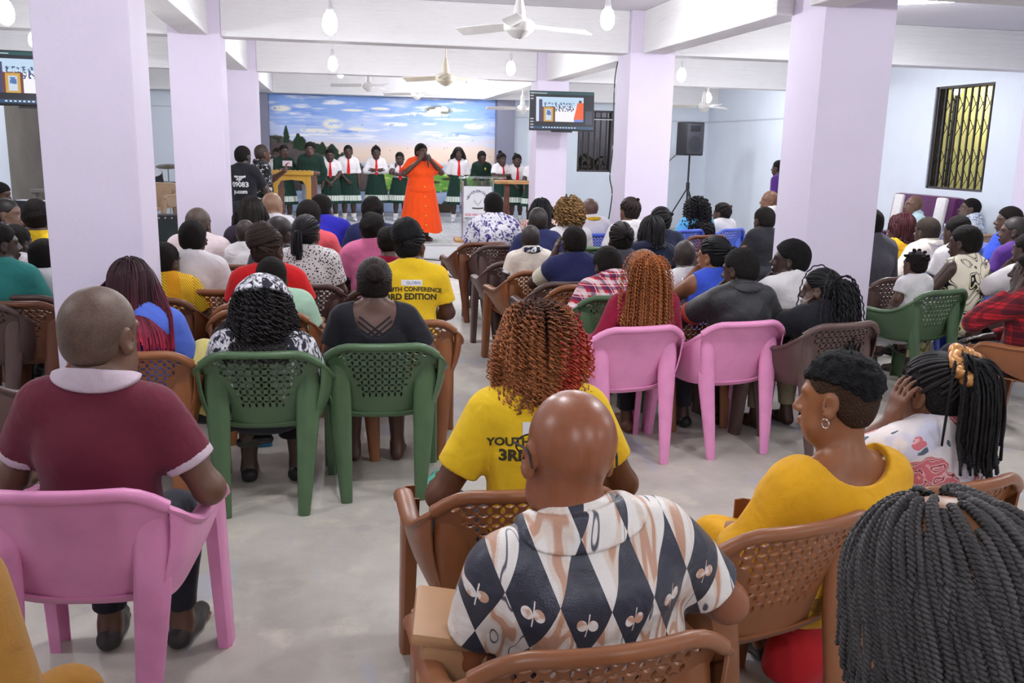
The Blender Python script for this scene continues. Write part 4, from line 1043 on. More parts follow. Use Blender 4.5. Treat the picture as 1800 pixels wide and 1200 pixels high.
# ------------------------------------------------------------------ printed cloths
def _harl():
    v, x, y, z = coords(); w_, h_ = .102, .235
    x = x + .004 * (noise(v, 9, 2) - .5); z = z - .02 - y * .35
    u = x / w_ + z / h_; q = x / w_ - z / h_; iu, iq = xfloor(u), xfloor(q); par = xabs(X.m('MODULO', iu + iq + 40, 2))
    lu, lq = u - iu - .5, q - iq - .5; lx = (lu + lq) * .5 * w_ ; lz = (lu - lq) * .5 * h_
    dark = mixc(noise(v, 30, 2), S(42, 44, 56), S(58, 60, 74))
    # motif: two round leaves on a stalk, or three pointed petals, in the lower half of every dark lozenge
    alt = X.m('MODULO', iu * 1 + iq * 3 + 60, 4) > 1.5; mz = lz + .028
    def bl(cx, cz, rx, rz): a = (lx - cx) / rx; b = (mz - cz) / rz; return a * a + b * b
    m1 = xmin(bl(-.0105, 0, .0105, .0125), bl(.0115, .001, .0105, .0125)); m1 = xmin(m1, xmax(xabs(lx - .001 - mz * .15) / .0012, xabs(mz) / .026))
    m2 = xmin(xmin(bl(0.001, .012, .0065, .0125), bl(-.011, -.004, .0085, .0060)), xmin(bl(.009, -.002, .0085, .005), bl(.001, -.016, .0055, .0105)))
    mm = m1 * alt + m2 * (1 - alt); mot = mixc(step(noise(v, 40, 1), .40, .55), S(206, 160, 136), S(240, 232, 226))
    dk = mixc(mm < 1, dark, mot)
    st = xsin((lx * 46 + noise(vec(x * 16, y * 3, z * 4), 1.1, 1, .5, .6) * 17)); 
    lt = mixc(step(st, .1, .5), S(236, 230, 224), S(226, 210, 196)); lt = mixc(step(st, .72, .9), lt, S(196, 150, 124)); lt = mixc(step(st, -1, -.95), S(84, 82, 94), lt)
    return mixc(par > .5, lt, dk)
HARL = lambda: cloth('harlequin_satin', _harl, .38, .45)
def blot(name, cols, scale=14, th=(.42, .55), dist=1.5, zs=1.0):
    def f():
        v, x, y, z = coords(); n = noise(vec(x, y, z * zs), scale, 3, .6, dist); c = mixc(step(n, th[0], th[0] + .05), S(*cols[0]), S(*cols[1]))
        return mixc(step(n, th[1], th[1] + .04), c, S(*cols[2])) if len(cols) > 2 else c
    return cloth(name, f)
def spots(name, bg, fg, scale=55, th=.30, rnd=1.0):
    def f():
        v, x, y, z = coords(); return mixc(voro(v, scale, rnd=rnd) < th, S(*bg), S(*fg))
    return cloth(name, f)
def plaid(name, bg, lines):
    """lines: (period, width, colour, strength) for both directions"""
    def f():
        v, x, y, z = coords(); c = mixc(noise(v, 12, 2), tuple(k * .9 for k in S(*bg)), S(*bg)); xx = x + y * .6
        for per, wd, col, off in lines:
            for a in (xx, z): c = mixc((xabs(xfrac(a / per + off) - .5) < wd / per / 2) * .62, c, S(*col))
        return c
    return cloth(name, f)
def _floral():
    v, x, y, z = coords(); d = noise(v, 16, 2, .5, .8); d2 = noise(v, 11, 2); v = vec(x + d * .05, y, z + d2 * .06); r = voro(v, 8.5); r2 = xsin(r * 30 + d * 16)
    c = mixc(step(noise(v, 9, 2), .45, .6), S(236, 228, 228), S(214, 214, 232)); pet = mixc(step(r2, -.3, .5), S(216, 120, 130), S(240, 190, 190)); pet = mixc(step(r2, .85, .95), pet, S(150, 60, 84))
    c = mixc(r < .47, c, pet); lf = voro(vec(x + d2 * .12 + .05, y, z * .5 + d * .10), 13); return mixc((lf < .33) * (r > .49), c, S(92, 110, 122))
def _kente():
    v, x, y, z = coords(); xx = x + y * .5; k = xfloor(xx / .085) + xfloor(z / .075) * 3; par = X.m('MODULO', k + 90, 3)
    s1 = xsin((xx + z) * 330); s2 = xsin((xx - z) * 420); c = mixc(step(noise(v, 10, 2), .3, .7), S(206, 140, 22), S(222, 158, 34))
    a = mixc(s1 > .1, S(222, 196, 40), S(206, 96, 30)); a = mixc(s1 > .8, a, S(90, 120, 40)); b = mixc(s2 > .5, S(216, 150, 30), S(232, 214, 70))
    return mixc(par > 1.5, mixc(par > .5, c, b), a)
def _kente2():
    v, x, y, z = coords(); r = voro(v, 16); s = xsin(r * 40); c = mixc(s > 0, S(40, 104, 128), S(222, 176, 60)); c = mixc(s > .75, c, S(30, 40, 70)); return mixc(s < -.8, S(236, 226, 200), c)
def _swirl():
    v, x, y, z = coords(); n = noise(v, 5.0, 0, .5, 2.2); r = xabs(n - .5); c = mixc(step(noise(v, 4.5, 1), .55, .64), S(236, 228, 206), S(228, 222, 152)); return mixc((r > .02) * (r < .055), c, S(30, 28, 34))
def _leafred():
    v, x, y, z = coords(); n = xsin(voro(v, 26) * 16 + noise(v, 30, 2) * 9); return mixc(step(n, .05, .3), S(226, 214, 206), S(176, 62, 44))
def _skirtgreen():
    v, x, y, z = coords(); base = mixc(noise(v, 16, 2), S(22, 44, 37), S(29, 56, 46)); t = xsin(X.m('ARCTAN2', y, x) * 24); band = mixc(step(t, .55, .8), S(206, 214, 204), S(140, 158, 146)); return mixc((z > BAND[0]) * (z < BAND[1]), base, band)
BAND = (.40, .50)
CL = dict(
    yellow=lambda: plain('yellow_tee', 236, 196, 42), mustard=lambda: plain('mustard_dress', 224, 166, 34), ochre=lambda: plain('ochre_outfit', 158, 112, 48), maroon=lambda: plain('maroon_polo', 104, 42, 58),
    lilacgrey=lambda: plain('pale_lilac_rib', 196, 178, 190), blue=lambda: plain('blue_tee', 86, 112, 208), royal=lambda: plain('royal_blue', 52, 48, 178), royal2=lambda: plain('bright_blue', 62, 88, 202), white=lambda: plain('white_cotton', 226, 222, 224),
    pinkwhite=lambda: plain('pinkish_white', 222, 204, 206), cream=lambda: plain('cream_cotton', 224, 214, 202), teal=lambda: plain('teal_shirt', 52, 128, 122), purpledark=lambda: plain('dark_plum', 50, 40, 54), red=lambda: plain('red_shirt', 206, 34, 38),
    mint=lambda: plain('mint_shirt', 176, 212, 188), coral=lambda: plain('coral_shirt', 214, 88, 96), navy=lambda: plain('navy_shirt', 40, 44, 84), navy2=lambda: plain('dark_navy', 26, 30, 52), pink=lambda: plain('pink_blouse', 210, 110, 150),
    black=lambda: plain('black_cotton', 34, 34, 40), jersey=lambda: cloth('black_jersey', (.018, .018, .02), .5, .4), wine=lambda: plain('wine_top', 138, 26, 56), sky=lambda: plain('sky_blue_blouse', 96, 178, 228), grey=lambda: plain('charcoal_shirt', 74, 72, 80),
    purple=lambda: plain('purple_shirt', 84, 48, 124), lightteal=lambda: plain('pale_aqua_shirt', 186, 216, 220), orange=lambda: plain('bright_orange_dress', 250, 84, 30), green=lambda: plain('bottle_green_wool', 23, 44, 35), greytr=lambda: plain('grey_trousers', 128, 128, 136),
    denim=lambda: plain('blue_denim', 78, 96, 140), khaki=lambda: plain('khaki', 150, 138, 112), darktr=lambda: plain('dark_trousers', 40, 40, 48), harl=HARL,
    animal=lambda: blot('animal_print', ((44, 44, 54), (190, 188, 196), (226, 226, 232)), 30, (.46, .56), 1.2, .6), dots=lambda: spots('white_with_black_specks', (222, 218, 218), (34, 34, 38), 62, .34), purplewhite=lambda: blot('violet_marbled', ((64, 60, 124), (206, 202, 222), (232, 230, 236)), 13, (.42, .47), 2.2),
    leafred=lambda: cloth('red_leaf_print', _leafred), kente=lambda: cloth('kente', _kente), kente2=lambda: cloth('blue_gold_wax_print', _kente2), floral=lambda: cloth('rose_print', _floral), swirl=lambda: cloth('cream_swirl_print', _swirl),
    redplaid=lambda: plaid('red_white_plaid', (196, 44, 52), ((.075, .022, (236, 226, 230), 0), (.075, .018, (46, 46, 92), .5), (.075, .004, (240, 236, 240), .3))), darkplaid=lambda: plaid('red_black_plaid', (176, 34, 44), ((.07, .034, (30, 26, 34), 0), (.07, .006, (60, 22, 28), .45))),
    batik=lambda: blot('blue_grey_batik', ((112, 136, 172), (200, 210, 222), (222, 228, 234)), 15, (.44, .52), 2.0), orangeprint=lambda: blot('orange_navy_white_print', ((34, 40, 62), (224, 222, 222), (206, 98, 40)), 11, (.46, .56), 1.4), blackwhite=lambda: blot('black_white_flower_print', ((28, 28, 32), (38, 38, 44), (206, 204, 204)), 16, (.5, .58), 1.0), skirtgreen=lambda: cloth('green_pleats', _skirtgreen))
# the prints with few colours are sorted dark to light along the noise
def top(k, sleeve=.62, neck='crew', **kw): d = dict(m=CL[k](), sleeve=sleeve, neck=neck); d.update(kw); return d
def write(P, text, x, z, size, m, back=True, bold=.0, arc=0, name='printed_lettering', align='CENTER', shear=0, bg=None):
    """lettering printed on the back (or chest) of a shirt, laid on its surface"""
    cu = bpy.data.curves.new('t', 'FONT'); cu.body = text; cu.size = size; cu.align_x = align; cu.offset = bold; cu.shear = shear; cu.resolution_u = 3
    o = bpy.data.objects.new('t', cu); COL.objects.link(o); dg = bpy.context.evaluated_depsgraph_get(); me = bpy.data.meshes.new_from_object(o.evaluated_get(dg)); bpy.data.objects.remove(o)
    bm = bmesh.new(); bm.from_mesh(me); bmesh.ops.triangulate(bm, faces=bm.faces[:])
    s = P.shirt.data; T_ = BVHTree.FromPolygons([v.co[:] for v in s.vertices], [p.vertices[:] for p in s.polygons])
    dz = P.T(0, 0, .40); sg = -1 if back else 1
    for v in bm.verts:
        px_ = x + (v.co.x if back else -v.co.x); pz = z + v.co.y - arc * (v.co.x / .1) ** 2
        h = T_.ray_cast(Vector((px_ + dz[0], sg * 1.0, pz)), Vector((0, -sg, 0)))
        yy = h[0].y if h[0] is not None else dz[1] + sg * .12
        v.co = (px_ + dz[0], yy + sg * .003, pz)
    bm.normal_update(); 
    bm.to_mesh(me); bm.free(); me.materials.clear(); me.materials.append(m); me.name = name
    return link(name, me, P.shirt)
def patch_on(P, x, z, wx, wz, m, back=True, name='label_patch', off=.0025):
    s = P.shirt.data; T_ = BVHTree.FromPolygons([v.co[:] for v in s.vertices], [p.vertices[:] for p in s.polygons]); sg = -1 if back else 1; dz = P.T(0, 0, .40)
    rows = []
    for j in range(6):
        row = []
        for i in range(9):
            px_ = x + dz[0] + wx * (i / 8 - .5); pz = z + wz * (j / 5 - .5); h = T_.ray_cast(Vector((px_, sg, pz)), Vector((0, -sg, 0))); row.append((px_, (h[0].y if h[0] is not None else dz[1] + sg * .12) + sg * off, pz))
        rows.append(row)
    b = MB(); sheet(b, rows, -.001 * sg); return b.obj(name, m, P.shirt)
INK = gloss('dark_print_ink', (62, 58, 30), .8); INKW = gloss('white_print_ink', (226, 226, 230), .7); INKB = gloss('black_print_ink', (40, 40, 44), .8); LABELW = gloss('white_label', (228, 230, 234), .7); LABELB = gloss('grey_label_ink', (120, 126, 150), .7)
GOLD = gloss('gold_metal', (214, 170, 84), .25, .5, .9); SILVER = gloss('silver_metal', (214, 214, 220), .25, .5, .9)
def earring(P, sd, drop=False, m=None):
    b = MB(); c = P.L(sd * .083, .002, -.036)
    if drop: b.tube([c + A(0, math.sin(t) * .013, -.013 + math.cos(t) * .013) for t in np.linspace(0, 6.283, 18)], .002, 6)
    else: b.sphere(c, .0045, 8, 6)
    b.obj('earring', m or SILVER, P.root)
# ------------------------------------------------------------------ the people, front of the picture to the stage
NEAR, MID, FAR = .0065, .009, .0115
PEOPLE = {}
def facing(x, y, f=.6): return -math.degrees(math.atan2((1.1 - x), max(14.5 - y, 2))) * f
def seat(key, label, px, hair='crop', tp=None, chairc=None, chairlab=None, rim=None, pierced=True, group=None, dy=0.0, **kw):
    sp = dict(label=label, px=px, hair=hair, top=tp, h=FAR, hz=1.03, group=None); sp.update(kw)
    cloc = None
    if rim is not None:
        r = PZ(rim[0], rim[1], .775); yw = kw.get('cyaw', kw.get('yaw', facing(r[0], r[1]))); a = math.radians(yw)
        cloc = (r[0] - .325 * math.sin(a), r[1] + .325 * math.cos(a))
        if 'Y' not in sp and 'hz' not in kw:
            sp['Y'] = cloc[1] + dy - .02
    if 'Y' in sp: sp['hz'] = float(PY(*px, sp['Y'])[2])
    hw = PY(*px, sp['Y']) if 'Y' in sp else PZ(*px, sp['hz'])
    sp.setdefault('yaw', facing(hw[0], hw[1]))
    a = math.radians(sp['yaw'])
    if chairc and cloc is None: cloc = (hw[0] + .06 * math.sin(a), hw[1] - .065 * math.cos(a) - sp.get('hy', 0))
    sp['cloc'] = cloc if chairc else None
    P = Person(sp); PEOPLE[key] = P
    if chairc: chair(chairc, cloc, math.radians(kw.get('cyaw', sp['yaw'])), chairlab, pierced)
    return P
CNAME = dict(pink='pink solid-backed', green='green pierced-back', brown='light brown pierced-back', dark='dark brown pierced-back', blue='blue pierced-back', tan='tan', rust='reddish brown pierced-back')
MINT = gloss('mint_rubber', (116, 208, 186), .5); SANDAL = gloss('black_sandal', (34, 32, 32), .5)
# ---- front row
P = seat('polo', 'man with shaved head in a maroon polo with pale collar, left foreground', (178, 590), 'shaved', top('maroon', .66, 'collar', wob=.0025, collar=CL['lilacgrey'](), cuff=CL['lilacgrey']()), 'pink', 'pink solid-backed plastic armchair under the man in the maroon polo, nearest at left', rim=(105, 868), pierced=False,
    h=NEAR, hs=1.16, g=1.14, w=.98, tilt=3, skin=(104, 74, 58), hc=(104, 82, 70), head=(-22, 4, 0), arms=(dict(el=(.29, .10, .26), wr=(.26, .36, .27)), dict(el=(.33, .04, .27), wr=(.25, .26, .22))), yaw=-6, dy=-.06, shoes=gloss('grey_shoe', (60, 56, 54), .5), neckw=1.2)
P = seat('harl', 'bald man with glasses in a black and cream diamond-patterned satin shirt, centre foreground', (1000, 795), 'bald', top('harl', .72, 'collar'), 'brown', 'light brown pierced-back armchair under the bald man in the diamond shirt, lowest at centre', rim=(1075, 1138), h=.0055, hs=1.18, g=1.28, w=1.18, rough=.33, up=.045, tilt=-8, skin=(142, 86, 58), head=(4, 8, 4),
    arms=('lap', 'wide'), yaw=4, dy=-.0, neckw=1.2, face=True)
b = MB()
for sd in (-1, 1): b.tube(smoothpath([P.L(sd * .078, .085, .012), P.L(sd * .083, .02, .014), P.L(sd * .085, -.018, .010), P.L(sd * .082, -.032, -.016)], 12), .0028, 6)
for sd in (-1, 1): b.tube([P.L(sd * .036 + .03 * math.cos(t), .104, .003 + .02 * math.sin(t)) for t in np.linspace(0, 6.283, 20)], .002, 6)
b.tube([P.L(-.008, .106, .006), P.L(.008, .106, .006)], .002, 6); b.obj('eyeglasses', gloss('dark_frame', (40, 34, 34), .3), P.root); earring(P, 1)
P = seat('twist', 'person with grey-black two-strand twists and visible scalp partings, bottom right corner', (1650, 1085), 'twists', top('black', .6), None, hz=1.20, h=NEAR, hs=1.14, skin=(150, 104, 74), hc=(60, 57, 57), n=400, r=.0047, tw=8.5, len=.17, yaw=8, head=(5, 8, 0))
P = seat('mustard', 'woman in a mustard yellow dress with high-fade black hair, right of centre foreground', (1472, 704), 'fade', top('mustard', 1.15, 'wide', inf=.02, wob=.008), 'brown', 'light brown pierced-back armchair under the woman in the mustard dress', rim=(1425, 922), h=NEAR, hs=1.06, g=1.18, w=1.12, up=.085, fem=True, skin=(142, 90, 58), hc=(26, 25, 28), head=(28, 4, 4), arms=('lap', 'lap'), bot=dict(m=CL['mustard'](), skirt=1, hem=.1), yaw=14, dy=-.02)
earring(P, -1); earring(P, -1, True)
for sd in (-1, 1):
    b = MB(); c = P.sh[sd] + A(-sd * .045, -.02, .068)
    for i in range(16): b.sphere(c + A(sd * (i % 8 - 4) * .011, .0 + (i // 8) * .018 - .03, -.0035 * abs(i % 8 - 4) - .001), (.008, .008, .005), 8, 5)
    b.obj('beaded_trim', gloss('gold_beads', (222, 206, 160), .4), P.shirt)
P = seat('floral', 'girl in a rose-print blouse with a gold-banded ponytail of black twists, far right foreground', (1640, 692), 'pony', top('floral', .7, 'crew', inf=.015), 'brown', 'light brown pierced-back armchair under the girl in the rose-print blouse', rim=(1705, 850), h=NEAR, hs=1.05, fem=True, skin=(112, 72, 52), hc=(30, 28, 30), tie=(.05, -.95, .66), ropes=2, tw=9, r=.0062, nt=110, len=.30, rad=.10, spread=.10, tback=.45, n=110, r0=.0065,
    band=gloss('gold_scrunchie', (196, 140, 84), .35, .5, .35), band_r=.058, band_t=1.7, head=(10, 6, 4), arms=('temple', 'lap'), yaw=12, dy=-.0, bot=dict(m=CL['darktr']()))
P = seat('curly', 'girl in a yellow T-shirt with copper and red corkscrew curls, centre', (945, 612), 'curls', top('yellow', .68, 'crew'), 'brown', 'light brown pierced-back armchair under the girl with copper curls', rim=(932, 864), h=NEAR, hs=1.06, fem=True, skin=(104, 68, 48), len=.165, n=900, cr=.0060, pitch=.019, r=.0023, vol=.27, stops=[(0, (44, 28, 24)), (.3, (86, 50, 34)), (.65, (148, 88, 52)), (1, (172, 110, 70))], hc=(52, 34, 28), arms=('wide', 'wide'), yaw=2, knees=.2)
zt = P.T(0, 0, .47)[2]
patch_on(P, .0, zt + .035, .15, .036, LABELW); write(P, 'GLOBAL', .012, zt + .028, .026, LABELB, bold=.0006); write(P, 'YOUTH CONFERENCE', .0, zt - .012, .034, INK, bold=.0013, arc=.004); write(P, '3RD EDITION', .0, zt - .056, .046, INK, bold=.0020, arc=.004)
# red streak of curls at the right of her head
d = scalp_roots(900, .3, -.4, 3); d = d[(d[:, 0] > .3) & (d[:, 0] < .75)][:110]; q = helix(resample(fall(P, d, .22, 16, .9, 1.12, 1, 5, .2, stiff=.6, vol=.33), 60), .007, .022, 4)
link('red_curls', strands_mesh('red_curls', q, .0027, ramp(len(q), 60, [(0, (70, 26, 26)), (.5, (168, 44, 44)), (1, (190, 84, 56))], 3, .4), 4), P.root)
P = seat('animal', 'woman in a black and white animal-print blouse with a curly black bob and patterned headscarf', (462, 555), 'curls', top('animal', .8, 'crew', inf=.018), 'green', 'green pierced-back armchair under the woman in the animal-print blouse', rim=(455, 622), h=.0075, hs=1.08, fem=True, g=1.12, w=1.05, hc=(30, 28, 30), len=.20, n=560, cr=.009, pitch=.03, r=.0034, vol=.42, stops=[(0, (26, 24, 26)), (1, (42, 38, 40))], skin=(70, 48, 40), yaw=-3, arms=('fwd', 'lap'), shoes=SANDAL, dens=1, bot=dict(m=CL['black'](), skirt=1, hem=.22), tilt=2, dy=-.14)
solid('headscarf', [ell(P.L(0, -.008, .045), (CR + A(.050, .042, .050)) * P.hs, .02, P.HR), half(P.L(0, -.02, .085), P.HR @ A(0, -.55, -.85)), wob(.003, 40, 2)], .007, CL['animal'](), P.root)
P = seat('strap', 'woman in a black top with a criss-cross strapped open back and low black hair puff', (658, 498), 'bun', top('black', .62, 'deep'), 'green', 'green pierced-back armchair under the woman in the criss-cross black top', rim=(672, 608), h=.0075, hs=1.03, fem=True, skin=(86, 58, 48), hc=(44, 36, 34), bun=.052, tie=(0, -1.0, .12), yaw=-2, arms=('lap', 'wide'), shoes=None, bot=dict(m=CL['black'](), skirt=1, hem=.30), dens=1, n=200, r0=.004)
b = MB(); T_ = BVHTree.FromPolygons([v.co[:] for v in P.root.children[0].data.vertices], [p.vertices[:] for p in P.root.children[0].data.polygons])
for x0, z0, x1, z1 in ((-.075, .545, .055, .435), (-.082, .52, .04, .415), (-.085, .49, .03, .40), (.075, .545, -.055, .435), (.082, .52, -.04, .415), (.085, .49, -.03, .40)):
    pts = []
    for t in np.linspace(0, 1, 12):
        p = P.T(x0 + (x1 - x0) * t, 0, z0 + (z1 - z0) * t); hh = T_.ray_cast(Vector((p[0], -1, p[2])), Vector((0, 1, 0))); pts.append((p[0], (hh[0].y if hh[0] else -.12) - .004, p[2]))
    b.tube(pts, .0042, 6)
b.obj('back_straps', CL['black'](), P.shirt)
P = seat('child', 'small child with a ponytail in pale yellow leaning on the woman in animal print', (398, 590), 'pony', dict(m=plain('pale_yellow', 228, 214, 130), sleeve=.8, neck='crew'), None, s=.52, hz=.74, Y=4.35, h=.009, skin=(64, 44, 36), head=(30, 25, 30), lean=18, tilt=16, tie=(-.5, -.95, .0), len=.10, nt=60, hc=(40, 32, 30), yaw=-50, seat=.46)
# ---- left block
P = seat('bluebraid', 'woman in a cornflower blue T-shirt with long wine-tipped braids, left of centre', (232, 505), 'long', top('blue', .75, 'crew'), 'brown', 'light brown pierced-back armchair under the woman with wine-tipped braids', rim=(225, 622), h=.008, hs=1.06, fem=True, g=1.15, w=1.06, len=.36, n=430, r=.0042, back=.08, dens=1, stops=[(0, (40, 26, 30)), (.5, (70, 32, 42)), (.8, (120, 34, 56)), (1, (168, 40, 66))], hc=(40, 26, 30), head=(-12, 14, 0), yaw=-5, dy=-.05)
P = seat('kente', 'person with short black hair in a yellow and orange woven-print top, left', (290, 462), 'crop', top('kente', .7, 'crew', inf=.018), 'rust', 'reddish brown pierced-back armchair under the person in the woven-print top', h=MID, hs=1.05, head=(-25, 0, 0), Y=6.0)
P = seat('whiteboy', 'young man in a white T-shirt with red neckline, short hair, left', (340, 420), 'crop', top('white', .7, 'crew'), 'brown', 'light brown pierced-back armchair under the young man in the white T-shirt with red neckline', h=MID, rim=(380, 512), hs=1.0)
P = seat('pinkman', 'man with shaved head in a pinkish white shirt beside the second left pillar', (350, 395), 'shaved', top('pinkwhite', .7, 'crew', inf=.02), 'brown', 'light brown armchair under the man in the pinkish white shirt', h=MID, hs=1.12, g=1.15, w=1.1, skin=(78, 60, 52), head=(-15, 0, 0), Y=7.6, hc=(84, 68, 60))
P = seat('yel', 'person in a yellow shirt with round black hair, left of the first pillar', (68, 385), 'afro', top('yellow', .7), 'brown', 'light brown armchair under the person in yellow left of the first pillar', ht=.016, hs=1.1, Y=7.5)
P = seat('white2', 'boy in a white T-shirt cut off by the first pillar, left', (80, 455), 'crop', top('white', .7), 'dark', 'dark brown pierced-back armchair just left of the first pillar', Y=6.15, h=MID, hs=1.02, skin=(36, 28, 26))
P = seat('teal', 'man in a teal shirt at the left edge, face turned to the stage', (0, 430), 'crop', top('teal', .8), 'dark', 'dark brown armchair under the man in the teal shirt at the left edge', Y=5.9, h=MID, hs=1.05, g=1.1, w=1.1, head=(-45, 0, 0), skin=(60, 44, 38))
P = seat('white3', 'man in a white collared shirt seated past the man in teal, left', (30, 428), 'crop', top('white', .8, 'collar'), 'brown', 'light brown armchair under the man in the white collared shirt at left', Y=6.6, h=MID, head=(-20, 0, 0), skin=(46, 34, 30))
P = seat('orangeman', 'bald man in an orange, navy and white print shirt at the far left, in profile', (14, 378), 'shaved', top('orangeprint', .8, 'collar'), 'dark', 'dark brown armchair under the bald man in the orange print shirt', Y=8.0, hs=1.1, g=1.1, head=(-75, -4, 0), skin=(104, 78, 66))
P = seat('keys', 'musician in dark purple at the left edge by the keyboard', (2, 341), 'crop', top('purpledark', .9), 'dark', 'dark brown armchair under the musician in dark purple', Y=12.2, hs=1.12, head=(-60, 14, 0), arms=('fwd', 'fwd'))
# ---- centre left block
P = seat('plum', 'woman in dark plum with loose shoulder-length black hair by the second left pillar', (443, 376), 'long', top('purpledark', .9, 'crew', inf=.02), 'rust', 'reddish brown pierced-back armchair under the woman in dark plum', Y=8.4, hs=1.2, len=.24, fem=True, back=.1, r=.009, n=420, g=1.1, w=1.1, tilt=-4)
P = seat('greykid', 'small child with shaved head in a pale grey T-shirt with lettering', (432, 410), 'shaved', top('white', .7), 'rust', 'reddish brown pierced-back armchair under the small child in pale grey', s=.62, Y=7.5, hs=1.1, skin=(62, 46, 40), hc=(56, 44, 40))
write(P, 'youth camp', 0, P.T(0, 0, .40)[2], .034, LABELB)
P = seat('palehead', 'man with pale brown bald head in white behind the plum-clad woman', (480, 362), 'bald', top('white', .8), 'brown', 'light brown armchair under the man with pale brown bald head', Y=9.8, hs=1.15, skin=(150, 116, 92), head=(-30, 0, 0), hc=(90, 80, 74))
P = seat('redtop', 'woman in a red top with gathered dark brown braids', (472, 440), 'updo', top('red', .66, 'crew'), 'brown', 'light brown armchair under the woman in the red top', Y=5.75, h=MID, hs=1.1, fem=True, hc=(54, 40, 36), bun=.08, head=(-25, 0, 0), w=1.08)
P = seat('mint', 'person in a pale mint shirt hidden behind the curly bob and headscarf', (478, 490), 'crop', top('mint', .7), 'brown', 'light brown pierced-back armchair under the person in the mint shirt', rim=(455, 548), h=MID, g=1.1, w=1.1)
P = seat('brownhead', 'man with close-cropped hair in profile beside the red-topped woman', (493, 412), 'shaved', top('grey', .7), 'dark', 'dark brown armchair under the man with close-cropped hair beside the red top', Y=6.7, hs=1.08, head=(-40, 0, 0), skin=(66, 48, 42), hc=(46, 38, 36))
P = seat('dots', 'woman in a white blouse with black specks and a straight low ponytail', (540, 412), 'pony', top('dots', .75, 'crew', inf=.018), 'dark', 'dark brown armchair under the woman in the speckled white blouse', Y=6.5, h=MID, fem=True, hs=1.06, tie=(0, -1.08, -.1), len=.16, nt=120, rad=.05, hc=(30, 28, 32), head=(-20, 0, 0), tback=.3)
P = seat('coral', 'person in a coral T-shirt with cropped black hair', (543, 382), 'crop', top('coral', .7), 'rust', 'reddish brown armchair under the person in the coral T-shirt', Y=7.6, hs=1.1, ht=.013, w=1.05)
P = seat('royal', 'large man in royal blue seated behind the coral T-shirt', (566, 368), 'crop', top('royal', .9, 'crew', inf=.025), 'dark', 'dark brown armchair under the large man in royal blue', Y=8.9, hs=1.15, g=1.3, w=1.25, head=(-20, 0, 0))
P = seat('navyw', 'woman in a navy shirt with swept black hair, centre left', (655, 374), 'afro', top('navy', .8), 'brown', 'light brown pierced-back armchair under the woman in the navy shirt, centre left', rim=(655, 418), Y=8.6, hs=1.15, ht=.014, w=1.12, fem=True)
P = seat('pinkw', 'woman in a pink ruffled blouse with black hair tied up', (655, 406), 'afro', top('pink', .75, 'crew', inf=.02), 'dark', 'dark brown pierced-back armchair under the woman in the pink blouse', rim=(640, 468), Y=7.1, hs=1.08, ht=.015, fem=True, w=1.08)
P = seat('bunhair', 'woman in a yellow T-shirt with a tall wrapped updo and hoop earring, by the aisle', (722, 432), 'updo', top('yellow', .7, 'crew'), 'brown', 'light brown pierced-back armchair under the woman with the tall updo', rim=(715, 566), h=MID, hs=1.06, fem=True, hc=(26, 25, 28), bun=.08, head=(-30, 2, 0), Y=5.55, w=1.02, skin=(82, 54, 44))
earring(P, 1, True, GOLD); zt = P.T(0, 0, .47)[2]
patch_on(P, .0, zt + .03, .125, .034, LABELW); write(P, 'GLOBAL', .012, zt + .022, .024, LABELB, bold=.0006); write(P, 'YOUTH CONFERENCE', .0, zt - .018, .036, INK, bold=.0013, arc=.006); write(P, '3RD EDITION', .0, zt - .066, .05, INK, bold=.0020, arc=.006)
P = seat('puffkid', 'child with a dark hair puff half hidden behind the tall updo', (684, 428), 'afro', top('wine', .7), 'dark', 'dark brown armchair under the child with the dark hair puff', s=.7, Y=6.3, ht=.02)
# ---- right of the aisle
P = seat('violet', 'man in a violet and white marbled shirt in the aisle seat near the glass lectern', (867, 363), 'crop', top('purplewhite', .8, 'crew', inf=.022), 'dark', 'dark brown pierced-back armchair under the man in the marbled shirt', rim=(888, 432), Y=9.2, hs=1.15, g=1.2, w=1.18)
chair('rust', tuple(PZ(836, 428, .775)[:2] + A(.05, .32)), math.radians(8), 'reddish brown armchair at the front of the aisle, its side seen by the lectern')
P = seat('longblack', 'woman with long straight black hair in a red leaf-print top', (950, 372), 'long', top('leafred', .8, 'crew', inf=.02), 'dark', 'dark brown armchair under the woman in the red leaf print', Y=9.6, hs=1.15, len=.28, fem=True, hc=(22, 22, 26), back=.2, n=420, r=.009, w=1.15)
P = seat('navykid', 'boy with shaved head in navy beside the boy in cream', (945, 390), 'shaved', top('navy', .8), 'dark', 'dark brown armchair under the shaven boy in navy', Y=8.2, hs=1.1, hc=(48, 40, 38), w=1.02)
P = seat('creamboy', 'boy with shaved head in a cream shirt with red-brown trim, by the aisle', (932, 420), 'shaved', top('cream', .6, 'collar', collar=CL['orangeprint'](), cuff=CL['orangeprint']()), 'dark', 'dark brown armchair with bare legs showing, under the boy in the cream shirt', rim=(915, 462), s=.82, Y=7.1, hs=1.12, skin=(54, 40, 36), hc=(50, 40, 38), h=MID)
P = seat('blondcurl', 'woman with honey-tipped curly afro in white', (1000, 380), 'curls', top('white', .8), 'green', 'green armchair under the woman with the honey-tipped afro', Y=8.7, fem=True, hs=1.05, len=.10, n=900, vol=.5, cr=.012, pitch=.04, r=.0075, stops=[(0, (44, 34, 28)), (.5, (92, 70, 44)), (1, (140, 106, 66))], stiff=.75)
P = seat('kentecollar', 'bald man in white with a woven red and yellow collar', (1036, 370), 'bald', top('white', .8, 'collar', collar=CL['kente'](), inf=.022), 'blue', 'blue pierced-back armchair under the bald man with the woven collar', Y=10.05, hs=1.15, g=1.15, w=1.1, skin=(92, 66, 54))
